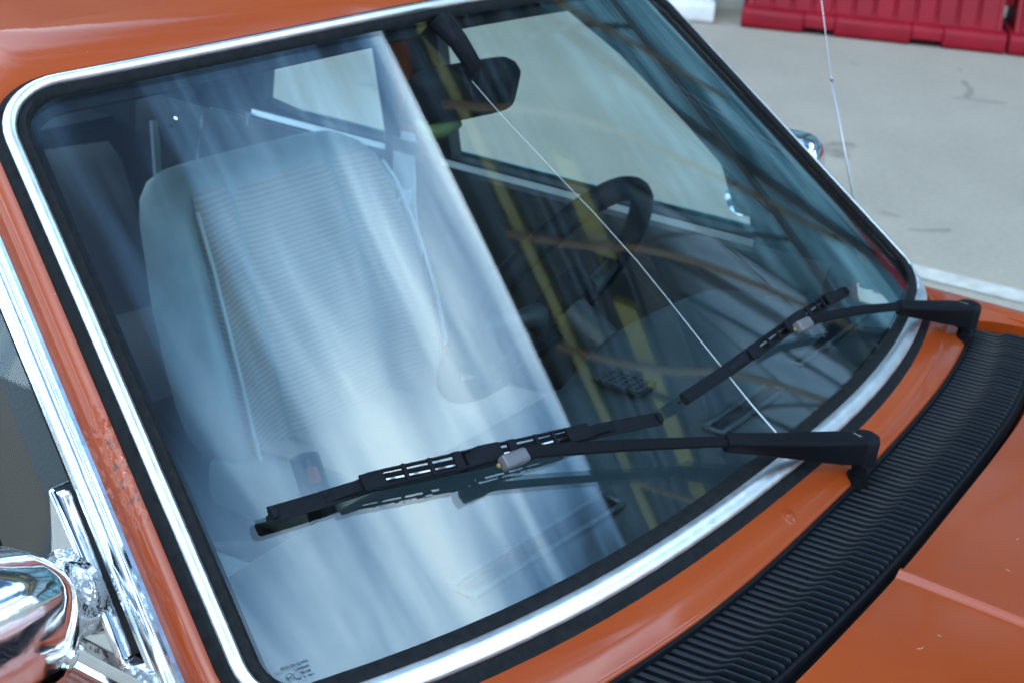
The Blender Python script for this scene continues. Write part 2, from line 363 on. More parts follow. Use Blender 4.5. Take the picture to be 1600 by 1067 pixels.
# ================================================================== SETTING
# ground: asphalt sheet to the horizon
def asphalt_material():
    m = mat('old_asphalt', (.16, .16, .15), rough=.9, spec=.2)
    t = m.node_tree; b = t.nodes['Principled BSDF']; tcn = t.nodes['Texture Coordinate']
    def nz(s, d=6, r_=.6):
        n = N(t, 'ShaderNodeTexNoise'); n.inputs['Scale'].default_value = s; n.inputs['Detail'].default_value = d; n.inputs['Roughness'].default_value = r_; lk(t, tcn.outputs['Object'], n.inputs['Vector']); return n.outputs['Fac']
    big, mid, fine = nz(.45), nz(3.5), nz(34, 6, .9)
    k = mth(t, 'ADD', .23, mth(t, 'ADD', mth(t, 'MULTIPLY', big, .55), mth(t, 'ADD', mth(t, 'MULTIPLY', mid, .22), mth(t, 'MULTIPLY', fine, .85))))
    # tar stains
    st = mth(t, 'SMOOTH_MIN', mth(t, 'MULTIPLY', mth(t, 'MAXIMUM', mth(t, 'SUBTRACT', nz(1.7, 4), .66), 0.0), 6.0), .5, .1)
    vo = N(t, 'ShaderNodeTexVoronoi', feature='DISTANCE_TO_EDGE'); vo.inputs['Scale'].default_value = .33
    dn = N(t, 'ShaderNodeTexNoise'); dn.inputs['Scale'].default_value = 1.3; dn.inputs['Detail'].default_value = 6; lk(t, tcn.outputs['Object'], dn.inputs['Vector'])
    mv = N(t, 'ShaderNodeMix', data_type='RGBA'); mv.inputs['Factor'].default_value = .25; lk(t, tcn.outputs['Object'], mv.inputs['A']); lk(t, dn.outputs['Color'], mv.inputs['B']); lk(t, mv.outputs['Result'], vo.inputs['Vector'])
    crk = mth(t, 'MULTIPLY', mth(t, 'LESS_THAN', vo.outputs['Distance'], .0035), mth(t, 'GREATER_THAN', nz(.8, 3), .56))
    k = mth(t, 'MULTIPLY', k, mth(t, 'SUBTRACT', mth(t, 'SUBTRACT', 1.0, st), mth(t, 'MULTIPLY', crk, .28)))
    sc = N(t, 'ShaderNodeVectorMath', operation='SCALE'); sc.inputs[0].default_value = (.248, .222, .180); lk(t, k, sc.inputs['Scale']); lk(t, sc.outputs[0], b.inputs['Base Color'])
    bp = N(t, 'ShaderNodeBump'); bp.inputs['Strength'].default_value = .7; bp.inputs['Distance'].default_value = .004; lk(t, fine, bp.inputs['Height']); lk(t, bp.outputs[0], b.inputs['Normal'])
    return m
ASPH = asphalt_material()
gv = []; gf = []
xs = [-1500, -200, -40, 0, 40, 200, 1500]
for y in xs:
    for x in xs: gv.append((x, y, 0))
for i in range(6):
    for j in range(6): gf.append([i*7+j, i*7+j+1, (i+1)*7+j+1, (i+1)*7+j])
tag(link('asphalt_ground', gv, gf, ASPH, None, False), 'pale grey cracked asphalt yard under and around the car', None, None, 'structure')
# directions of the barrier line: T along, Nn away from the car
Tn = Vector((.490, -.872, 0)).normalized(); Nn = Vector((.872, .490, 0)).normalized()
def W(s, d, z): return Tn*s + Nn*d + Vector((0, 0, z))
RZ = math.atan2(Tn.y, Tn.x)
# painted white line on the asphalt beside the car
WHITEP = mat('worn_white_road_paint', (.36, .35, .31), rough=.8, noise=(12, .25), bump=(120, .4, .002))
p0, p1 = Vector((3.60, .98, 0)), Vector((3.60, .55, 0))
dr = Vector((.03, -1, 0)).normalized(); sd_ = Vector((1, .03, 0)).normalized()
V = []; F = []
for i in range(41):
    c_ = Vector((3.60, 1.0, .004))+dr*(-9+i*.5)
    V += [c_-sd_*(.062+random.uniform(-.004, .004)), c_+sd_*(.062+random.uniform(-.004, .004))]
for i in range(40): F.append([i*2, i*2+1, i*2+3, i*2+2])
tag(link('road_marking', V, F, WHITEP, None, False), 'worn white painted line running along the asphalt beyond the car', None, None, 'structure')

# ---- water-filled barriers
def plastic_barrier_mat(name, col):
    return mat(name, col, rough=.55, noise=(5, .18), bump=(25, .3, .004), spec=.2)
REDB = plastic_barrier_mat('red_barrier_plastic', (.17, .002, .009)); WHITEB = plastic_barrier_mat('white_barrier_plastic', (.42, .42, .41))
DARKHOLE = mat('shadowed_recess', (.02, .005, .006), rough=.9)
def make_barrier(m, L_=1.52, nr=12, step=0):
    root = empty('plastic_barrier', (0, 0, 0))
    H = 1.0
    # foot with two fork slots cut as real gaps
    b = MB()
    slots = [(-.40, -.22), (.22, .40)]
    segs = [(-L_/2, slots[0][0]), (slots[0][1], slots[1][0]), (slots[1][1], L_/2)]
    prof = [(-.30, 0), (-.315, .02), (-.315, .095), (-.30, .115), (-.255, .125), (.255, .125), (.30, .115), (.315, .095), (.315, .02), (.30, 0)]
    for x0, x1 in segs: b.loft([[Vector((x, y, z)) for y, z in prof] for x in (x0, x1)])
    pt = [(-.315, .034), (-.315, .095), (-.30, .115), (-.255, .125), (.255, .125), (.30, .115), (.315, .095), (.315, .034)]
    for x0, x1 in slots: b.loft([[Vector((x, y, z)) for y, z in pt] for x in (x0, x1)])
    b.build('foot', m, root, bevel=.012)
    # body: tapered wall with vertical flutes
    rings = []
    n = nr*6
    pts = []
    def flute(x):
        k = ((x+L_/2-.05)/(L_-.1)*nr) % 1
        return 1 if .17 < k < .83 else 0
    xs = [-L_/2+.03]
    wdt = (L_-.1)/nr
    for i in range(nr):
        x0 = -L_/2+.05+i*wdt
        xs += [x0+.04*wdt, x0+.12*wdt, x0+.88*wdt, x0+.96*wdt]
    xs.append(L_/2-.03)
    dep = [0]+[0, 1, 1, 0]*nr+[0]
    hs = [(.12, .245), (.16, .240), (.45, .175), (.86, .12), (.90, .118), (.97, .10), (1.0, .07)]
    for z, y in hs:
        g_ = .022 if .15 < z < .88 else 0
        rings.append([Vector((x, -(y-g_*(1-q)), z)) for x, q in zip(xs, dep)]+[Vector((x, y-g_*(1-q), z)) for x, q in list(zip(xs, dep))[::-1]])
    b = MB(); b.loft(rings); b.build('body', m, root, bevel=.004)
    # filler cap
    b = MB(); b.tube([(0, 0, .99), (0, 0, 1.03)], .05, 16); b.build('filler_cap', m, root, bevel=.004)
    # coupling lugs at the ends
    for e in (-1, 1):
        b = MB(); b.box((e*(L_/2-.005), 0, .55), (.05, .10, .62)); b.build('coupling_lug', m, root, bevel=.01)
    return root
red0 = make_barrier(REDB); white0 = make_barrier(WHITEB, nr=5)
BD = Vector((.416, -.909, 0)).normalized()
reds = [(.53+.77+1.535*k, 8.28) for k in range(8)]
rl = ['red plastic road barrier nearest the white barrier, standing behind the wing mirror', 'second red plastic barrier along from the white ones, at the right edge of view',
      'third red plastic barrier in the row', 'fourth red plastic barrier in the row', 'fifth red plastic barrier in the row', 'sixth red plastic barrier in the row', 'seventh red plastic barrier in the row', 'last red plastic barrier at the far end of the row']
for i, (s_, d_) in enumerate(reds[:5]):
    o = red0 if i == 0 else copy_tree(red0)
    o.location = W(.53, 8.28, 0)+BD*(s_-.53)+Vector((random.uniform(-.015, .015), 0, 0)); o.rotation_euler = (0, 0, math.atan2(BD.y, BD.x)+R(random.uniform(-.5, .5)))
    tag(o, rl[i], 'barrier', 'red plastic barriers in front of the building')
for i in range(2):
    o = white0 if i == 0 else copy_tree(white0)
    o.location = W(.36-.77-1.56*i, 8.28, 0); o.rotation_euler = (0, 0, RZ)
    tag(o, ['white plastic road barrier standing next to the red one at the top of the view', 'white plastic road barrier farther from the red ones, hidden by the car roof'][i], 'barrier', 'white plastic barriers in front of the building')

# ---- the steel-framed building behind the barriers (seen mirrored in the windscreen, roof and bonnet)
YEL = mat('yellow_painted_steel', (.22, .19, .012), rough=.5, noise=(3, .2)); ORNG = mat('brown_orange_steel', (.15, .085, .025), rough=.5, noise=(3, .2))
DKS = mat('dark_cladding', (.005, .008, .009), rough=.6, noise=(2, .3)); BLUES = mat('blue_grey_cladding', (.10, .15, .20), rough=.5, noise=(2, .3))
SHEET = mat('blue_grey_sheeting', (.24, .33, .40), rough=.6, noise=(.6, .25)); CABLE = mat('black_steel_cable', (.01, .012, .014), rough=.5)
def net_material():
    m = mat('teal_debris_netting', (.055, .11, .13), rough=.85)
    t = m.node_tree; b = t.nodes['Principled BSDF']; tcn = t.nodes['Texture Coordinate']
    mp = N(t, 'ShaderNodeMapping'); mp.inputs['Scale'].default_value = (.35, 1, 1.6); mp.inputs['Rotation'].default_value = (0, R(14), 0); lk(t, tcn.outputs['Object'], mp.inputs['Vector'])
    n = N(t, 'ShaderNodeTexNoise'); n.inputs['Scale'].default_value = 1.6; n.inputs['Detail'].default_value = 5; n.inputs['Distortion'].default_value = .35; lk(t, mp.outputs[0], n.inputs['Vector'])
    cr = N(t, 'ShaderNodeValToRGB'); cr.color_ramp.elements[0].position = .38; cr.color_ramp.elements[1].position = .68
    cr.color_ramp.elements[0].color = (.018, .085, .115, 1); cr.color_ramp.elements[1].color = (.20, .40, .47, 1); lk(t, n.outputs['Fac'], cr.inputs[0]); lk(t, cr.outputs[0], b.inputs['Base Color'])
    return m
NET = net_material()
bld = empty('steel_framed_building', W(0, 9.6, 0), RZ)
tag(bld, 'tall steel framed building with yellow beams, dark cladding and teal netting behind the barriers', 'building')
def bbox(name, s0, s1, z0, z1, d0, d1, m, lean=0):
    b = MB(); b.box(((s0+s1)/2, (d0+d1)/2, (z0+z1)/2), (s1-s0, d1-d0, z1-z0)); return b.build(name, m, bld, bevel=.01)
# local axes of the building: x = along T, y = away from the car (N is +90 deg from T)
S0, S1 = -7, 27
bbox('rear_wall', S0, S1, 0, 11.9, 1.2, 6.0, DKS)
bbox('roof', S0-.3, S1+.3, 11.9, 12.05, -.25, 6.2, DKS)
for z0, z1, m in ((11.72, 11.84, DKS), (11.56, 11.60, BLUES), (11.46, 11.49, BLUES), (11.28, 11.34, BLUES), (11.20, 11.22, BLUES), (11.08, 11.12, BLUES), (8.60, 8.62, BLUES), (8.06, 8.09, BLUES), (7.92, 7.94, BLUES)): bbox('fascia_rail', S0, S1, z0, z1, -.12, .1, m)
bbox('beam', S0, S1, 10.56, 10.90, -.1, .2, YEL)
k = 0
z = 9.22
while z < 10.35:
    bbox('cladding_strip', S0, S1, z, z+(.03, .085, .05)[k % 3], -.02+.04*(k % 2), .12, BLUES if k % 3 != 1 else DKS); z += .13; k += 1
for s_ in range(-6, 27, 3):
    bbox('olive_panel', s_+.2, s_+1.7, 9.15, 10.4, .13, .22, YEL if s_ % 2 else DKS)
for a_, b_ in ((8.6, 10.1), (10.9, 12.4), (12.6, 16.0), (17.0, 19.6), (2.5, 5.0)): bbox('yellow_board', a_, b_, 8.66, 9.05, -.14, .0, YEL)
bbox('black_beam', S0, S1, 8.15, 8.55, -.05, .25, DKS)
bbox('lower_beam', S0, S1, 4.25, 4.45, -.05, .2, DKS)
# rest of the opening: hung sheets
for i, s_ in enumerate(range(9, 26, 2)):
    bbox('hung_sheet', s_-.1, s_+1.75, 5.2, 8.12, .35, .38, SHEET)
bbox('red_rail', 1.5, 8.0, 2.12, 2.30, -.35, -.25, REDB)
# building columns, tilted so their mirror images slope across the windscreen
for s_ in (-4.5, -1.5, 1.2, 3.4, 5.6, 7.6, 9.6, 11.6, 14.2, 17, 20):
    b = MB(); lean = .24
    pth = [(s_-lean*7.4+.06*0, -.3, 3.0), (s_+lean*3.9, -.3, 11.0)]
    b.tube(pth, .055, 8); b.build('tilted_column', ORNG, bld, smooth=True)
for s_ in range(-6, 27, 4):
    bbox('column', s_-.12, s_+.12, 0, 11.0, .25, .5, DKS)
for s_ in range(-5, 26, 3):
    b = MB(); b.tube([(s_, -.2, 8.2), (s_+2.6, -.2, 4.4)], .03, 6); b.tube([(s_+2.6, -.2, 8.2), (s_, -.2, 4.4)], .03, 6); b.build('cross_brace', CABLE, bld, smooth=True)
# netting with folds
P = []
for i in range(121):
    row = []
    s_ = S0+i*(S1-S0)/120
    for j in range(25):
        z = .15+j*(4.2-.15)/24 if s_ > 9 else .15+j*(7.9-.15)/24
        row.append(Vector((s_, .55+.10*math.sin(s_*1.9+z*.7)+.06*math.sin(s_*.7-z*2.3)+.04*math.sin(z*5+s_), z)))
    P.append(row)
slab('debris_netting', P, .01, NET, bld, up=Vector((0, -1, 0)))

# ================================================================== THE CAR
car = empty('car', (0, 0, 0))
tag(car, 'old orange saloon car with chrome trimmed windscreen and black wipers, filling the view', 'car')
def part(o, label=None):
    if label: o['label'] = label
    return o
# ---- windscreen
P = []
nu, nv = 56, 24
for j in range(nv+1):
    row = []
    for i in range(nu+1):
        b = -.0+.012+(WL-.024)*j/nv
        hw = WB-(WB-WT)*b/WL-.014
        row.append(G(-hw+2*hw*i/nu, b, -.004))
    P.append(row)
wind = slab('windscreen', P, .0055, GLASS, car, up=Vector((0, -.6, .8)))
def sweep_outline(name, prof, m, parent, nc=10, ns=26, sm=True, narrow=(1, 1, 1), both=(1, 1, 1)):
    """prof: closed list of (d, h)"""
    loops = []
    K = len(outline(0, RC, nc, ns))
    base = outline(0, RC, nc, ns)
    def wf(d, ob):
        ft, fs, fb = both if d < 0 else narrow
        wt_ = max(ob, 0)**2; wb_ = max(-ob, 0)**2
        return ft*wt_+fb*wb_+fs*(1-wt_-wb_)
    def hf(d, h, oa):
        ws = oa*oa; h = h-.006*(1-ws)
        return h+ws*(.0012 if d < -.0075 else -.0062 if d < .010 else -.0085)
    outs = [[G(a+oa*d*wf(d, ob), b+ob*d*wf(d, ob), hf(d*wf(d, ob), h, oa)) for a, b, oa, ob in base] for d, h in prof]
    V = []; F = []
    n = len(prof)
    for k in range(K):
        for q in range(n): V.append(outs[q][k])
    for k in range(K):
        k2 = (k+1) % K
        for q in range(n):
            q2 = (q+1) % n
            F.append([k*n+q, k*n+q2, k2*n+q2, k2*n+q])
    return link(name, V, F, m, parent, sm, True, 50)
sweep_outline('windscreen_gasket', [(-.028, -.001), (-.0275, .0025), (-.025, .0045), (-.020, .0062), (-.0125, .0066), (-.0095, .0055), (-.0070, .002), (.0095, .003), (.0110, .0068), (.022, .0066), (.028, .0045), (.031, -.001), (.031, -.006), (-.02, -.007)], RUBBER, wind, narrow=(.30, .43, 1.07), both=(.56, .57, .88))
sweep_outline('chrome_trim', [(-.0135, .0045), (-.0125, .0085), (-.0095, .0105), (-.004, .0118), (.004, .0120), (.0095, .0105), (.0125, .0085), (.0135, .0045)], CHROME_BRUSH, wind, narrow=(.38, .44, .80), both=(.38, .44, .80))
sweep_outline('inner_frame_trim', [(-.0245, -.010), (-.0235, -.016), (-.012, -.026), (.002, -.034), (.003, -.012), (-.010, -.0105)], RUBBER, wind)
# ---- body frame round the windscreen
def blend(oa, ob):
    wt_ = max(ob, 0)**2; wb_ = max(-ob, 0)**2; ws = oa*oa
    return wt_, ws, wb_
def ring_pts(kidx):
    """loops of the painted frame"""
    o = outline(.004, (.036, .036, .055, .055), 10, 26)
    res = []
    tgt = [((0, 0, -.003), (0, 0, -.001), (0, -.0135, -.0132)),
           ((0, .011, .0085), (-.0075, .004, .0), (0, -.0275, -.0170)),
           ((0, .032, .0205), (-.0125, .011, .0), (0, -.0335, -.0195)),
           ((0, .067, .0295), (-.0160, .023, .0), (0, -.0375, -.0215)),
           ((0, .067, .022), (-.0145, .029, .0), (0, -.0395, -.030))]
    T_, S_, B_ = tgt[kidx]
    for a, b, oa, ob in o:
        wt_, ws, wb_ = blend(oa, ob); p = G(a, b, -.008*ws); sg = 1 if oa >= 0 else -1
        off = Vector(T_)*wt_+Vector(B_)*wb_+Vector((-S_[0]*sg, S_[1], S_[2]))*ws
        res.append(p+off)
    return res
loops = [ring_pts(k) for k in range(5)]
K = len(loops[0]); V = [p for l in loops for p in l]; F = []
for q in range(4):
    for k in range(K):
        k2 = (k+1) % K; F.append([q*K+k, q*K+k2, (q+1)*K+k2, (q+1)*K+k])
# inner return so the frame has depth
V += [p+Vector((0, .012, -.02)) for p in loops[4]]; V += [p+Vector((0, .02, -.03)) for p in loops[0]]
for k in range(K):
    k2 = (k+1) % K; F.append([4*K+k, 4*K+k2, 5*K+k2, 5*K+k]); F.append([5*K+k, 5*K+k2, 6*K+k2, 6*K+k]); F.append([6*K+k, 6*K+k2, k2, k])
frame = link('windscreen_frame', V, F, PAINT, car, True, True, 50)
part(frame, 'painted frame with blistered rust on the pillar')
ringo = outline(.004, (.036, .036, .055, .055), 10, 26)
top_pts = sorted([loops[3][k] for k in range(K) if ringo[k][3] > .55], key=lambda p: p.x)
# ---- roof
YR = 1.12
P = []
front = top_pts
for i in range(41):
    s_ = i/40
    row = []
    for p in front:
        xn = p.x/front[-1].x
        w_ = s_*YR
        q = Vector((p.x*(1+.03*s_*0), p.y+(YR+.56-p.y)*s_, p.z+.050*(1-(1-min(1, w_/.5))**2)-.035*max(0, s_-.55)**2*4*.6))
        if i == 0: q += Vector((0, 0, 0.0))
        q.z += .010*math.exp(-((w_-.012)/.012)**2)*0
        row.append(q)
    # turn down the sides
    L_, R_ = row[0], row[-1]
    row = [L_+Vector((-.012, 0, -.03)), L_+Vector((-.009, 0, -.010))]+row+[R_+Vector((.009, 0, -.010)), R_+Vector((.012, 0, -.03))]
    P.append(row)
roof = slab('roof_panel', P, .012, PAINT, car)
headl = [[p+Vector((0, 0, -.035)) for p in row[2:-2]] for row in P[1:]]
slab('headlining', headl, .008, LINER, car)
# ---- cowl
RG = [(-.78, .03), (-.60, -.012), (-.50, -.028), (-.392, -.040), (-.321, -.050), (-.227, -.055), (-.117, -.057), (.017, -.053), (.174, -.048), (.347, -.037), (.492, -.023), (.621, -.003), (.732, .022), (.80, .045)]
FG = [(-.78, -.085), (-.60, -.130), (-.45, -.150), (-.292, -.158), (-.162, -.160), (-.022, -.159), (.149, -.151), (.299, -.143), (.477, -.128), (.60, -.105), (.70, -.075), (.80, -.04)]
def sm(tab, x): return sum(interp(tab, x+dx)*w_ for dx, w_ in ((-.06, .2), (-.03, .2), (0, .2), (.03, .2), (.06, .2)))
ZC = GZ-.035
bot = sorted([loops[3][k] for k in range(K) if ringo[k][3] < -.6], key=lambda p: p.x)
P = []
for j in range(9):
    t_ = j/8
    row = []
    for p in bot:
        q = Vector((p.x*1.0, sm(RG, p.x), ZC+.0035*1))
        st_ = p.lerp(q, t_); st_.z = p.z+(q.z-p.z)*(t_**.8)
        row.append(st_)
    P.append(row)
row = [p+Vector((0, -.002, -.004)) for p in P[-1]]; P.append(row)
row = [p+Vector((0, .0, -.03)) for p in P[-1]]; P.append(row)
slab('cowl_panel', P, .004, PAINT, car)
GRILLE = mat('grille_plastic', (.004, .006, .009), rough=.36, spec=.2, noise=(70, .4), bump=(300, .3, .0006))
# ---- vent grille
XG0, XG1 = -.745, .722
gx = [XG0+(XG1-XG0)*i/60 for i in range(61)]
P = [[Vector((x, sm(RG, x)-.0005+(sm(FG, x)-sm(RG, x))*t_, ZC-.016)) for x in gx] for t_ in (0, .5, 1)]
grille = slab('vent_grille', P, .006, PLASTIC, car)
def rimbar(tab, off, z0):
    b = MB(); rings = []
    for x in gx:
        y = sm(tab, x)+off
        rings.append([Vector((x, y-.0022, z0-.018)), Vector((x, y-.0022, z0-.001)), Vector((x, y, z0)), Vector((x, y+.0022, z0-.001)), Vector((x, y+.0022, z0-.018))])
    b.loft(rings); return b
rimbar(RG, -.0045, ZC+.001).build('grille_rim', PLASTIC, grille, smooth=True, autosmooth=40)
rimbar(FG, .004, ZC-.001).build('grille_rim', PLASTIC, grille, smooth=True, autosmooth=40)
# one louvre, built once (unit length along -y), repeated
def slat_mesh():
    b = MB(); rings = []
    secs = [(0, 0, .0026, -.003), (.04, 0, .0026, -.0014), (.44, 0, .0026, -.0014), (.50, .0012, .0022, -.0010), (.56, .0026, .0016, .0016), (.60, .0032, .0014, .0030), (.93, .0032, .0014, .0030), (.975, .0032, .0013, .0018), (1.0, .0032, .0011, -.004)]
    for t_, dx, hw, zt in secs:
        rings.append([Vector((dx-hw*.75, -t_, -.014)), Vector((dx-hw, -t_, zt-.0022)), Vector((dx-hw*.55, -t_, zt-.0003)), Vector((dx+hw*.4, -t_, zt)), Vector((dx+hw, -t_, zt-.0028)), Vector((dx+hw*.75, -t_, -.014))])
    b.loft(rings)
    return b.build('slat', GRILLE, grille, smooth=True, autosmooth=35)
sl0 = slat_mesh(); ns = 112
for i in range(ns):
    o = sl0 if i == 0 else sl0.copy()
    if i: COL.objects.link(o); o.parent = grille
    x = XG0+.012+(XG1-XG0-.02)*i/(ns-1)
    y0, y1 = sm(RG, x)-.006, sm(FG, x+.006)+.005
    o.location = (x, y0, ZC-.001+random.uniform(-.0003, .0003)); o.scale = (1, y0-y1, 1)
    o.rotation_euler = (0, R(random.uniform(-2, 2)), R(4.5))
# ---- bonnet
def hood_z(x, y):
    t_ = (-.16-y)
    zc = GZ-.0365-.030*t_-.045*t_*t_
    return zc-.045*(abs(x)/.8)**2.6*(1)
P = []
hx = [-.78+1.56*i/78 for i in range(79)]
extra = [-.0150, -.0115, -.0095, -.0075, -.005, -.0025, 0, .0025, .005, .0075, .0095, .0115, .0150]
hx = sorted(set([x for x in hx if abs(x+.042) > .022]+[-.042+e for e in extra]))
for j in range(34):
    t_ = (j/33)
    row = []
    for x in hx:
        yb = sm(FG, x)-.004
        y = yb+(-1.22-yb+.12*(abs(x)/.8)**3)*t_
        z = hood_z(x, y)
        if j == 0: z -= .010
        if j == 1: y = yb-.004; z = hood_z(x, y)-.0008
        if j == 2: y = yb-.02; z = hood_z(x, y)
        e = abs(x+.042)/.0115
        if e < 1 and j > 0: z += .0062*(.5+.5*math.cos(math.pi*e))**.8
        row.append(Vector((x, y, z)))
    P.append(row)
hood = slab('bonnet', P, .006, PAINT, car)
# lint and dust fibres lying on the bonnet
LINT = mat('pale_lint', (.42, .36, .30), rough=.9)
b = MB()
for i in range(70):
    x = random.uniform(-.62, .55); y = random.uniform(-.62, -.20); a_ = random.uniform(0, 6.28); L0 = random.uniform(.003, .010); cv = random.uniform(-1.8, 1.8)
    pts = []; px_, py_ = x, y
    for k in range(6):
        if abs(px_+.042) < .016: break
        pts.append((px_, py_, hood_z(px_, py_)+.0004)); px_ += math.cos(a_)*L0/5; py_ += math.sin(a_)*L0/5; a_ += cv/5
    if len(pts) == 6: b.tube(pts, .00016, 4)
b.build('lint', LINT, hood)['kind'] = 'stuff'
# ---- wings (both sides)
def wing(sg):
    P = []
    for j in range(30):
        y = .192-(1.55)*j/29
        row = []
        for (x, z) in ((.786, -.060), (.788, -.046), (.796, -.042), (.825, -.044), (.85, -.052), (.868, -.068), (.88, -.10), (.89, -.20), (.885, -.32)):
            t_ = max(0, -.16-y)
            row.append(Vector((sg*x, y, GZ+z+.012-.055*t_-.03*t_*t_+(.016 if y > -.05 else 0)*0)))
        P.append(row)
    return slab('wing', P, .004, PAINT, car, up=Vector((sg*.7, 0, .7)))
wing(1); wing(-1)
# scuttle corner that joins wing, pillar and grille end
for sg in (-1, 1):
    P = []
    cor = [loops[3][k] for k in range(K) if sg*loops[3][k].x > .60 and loops[3][k].z < GZ+.06]
    pA = [Vector((sg*.70, sm(RG, sg*.70), ZC+.003)), Vector((sg*.735, sm(RG, sg*.73), ZC+.002)), Vector((sg*.76, .0, ZC-.001)), Vector((sg*.787, -.06, ZC-.004))]
    pB = [Vector((sg*.70, .055, GZ-.004)), Vector((sg*.735, .08, GZ-.006)), Vector((sg*.765, .07, GZ-.016)), Vector((sg*.7875, .058, GZ-.022))]
    pC = [Vector((sg*.71, .13, GZ+.008)), Vector((sg*.735, .15, GZ+.0)), Vector((sg*.765, .14, GZ-.012)), Vector((sg*.7875, .13, GZ-.022))]
    slab('scuttle_corner', [pA, pB, pC], .02, PAINT, car)

# ---- doors, side glass, chrome (mirrored)
def side_x(z):
    """outer half-width of the body side at height z over the belt"""
    return .714-.31*max(0, z)
SIDEK = [k for k in range(K) if ringo[k][2] < -.9]
sidepath = sorted([loops[3][k] for k in SIDEK], key=lambda p: p.z)      # passenger pillar edge, bottom to top
def mirrorx(p, sg): return Vector((p.x*(-sg), p.y, p.z)) if sg > 0 else p.copy()
def rail(sg):
    """edge of the pillar and roof rail as one path from the belt forward corner back"""
    pts = [sidepath[i] for i in range(0, len(sidepath), 2)]
    low = pts[0]; d = (pts[1]-pts[0]).normalized()
    pts = [low-d*.03*k for k in (2, 1)]+pts
    tp = pts[-1]
    pts += [tp+Vector((.004, .05, .022)), tp+Vector((.0, .12, .035)), tp+Vector((-.004, .28, .045)), tp+Vector((-.004, .50, .042)), tp+Vector((.0, .72, .025)), tp+Vector((.004, .86, -.0))]
    pts += [Vector((tp.x-.03, tp.y+1.02, tp.z-.14)), Vector((tp.x-.08, tp.y+1.2, GZ+.05))]
    return [mirrorx(p, sg) for p in pts]
def sweep_rail(name, pts, prof, m, parent, sg):
    """prof (o, n): o = across towards the door opening, n = outwards"""
    rings = []
    for i, p in enumerate(pts):
        t_ = (pts[min(i+1, len(pts)-1)]-pts[max(i-1, 0)]).normalized()
        out = Vector((sg, 0, .28)); out = (out-t_*out.dot(t_)).normalized()
        acr = t_.cross(out)*sg
        if acr.y < -.001 and i < 4: pass
        if i == 0: ref = acr
        rings.append([p+acr*o+out*n for o, n in prof])
    b = MB(); b.loft(rings); return b.build(name, m, parent, smooth=True, autosmooth=28)
def make_door(sg):
    col = 'front_door'
    z0 = -.40
    # lower skin
    P = []
    for j in range(20):
        y = .20+.80*j/19
        row = []
        for z, x in ((.004, .715), (-.004, .722), (-.02, .728), (-.045, .742), (-.075, .772), (-.10, .790), (-.16, .806), (-.30, .812), (-.45, .80), (-.56, .78), (-.60, .74)):
            row.append(Vector((sg*x, y, GZ+z)))
        P.append(row)
    d = slab('front_door', P, .02, PAINT, car, up=Vector((sg, 0, .2)))
    return d
doors = {}
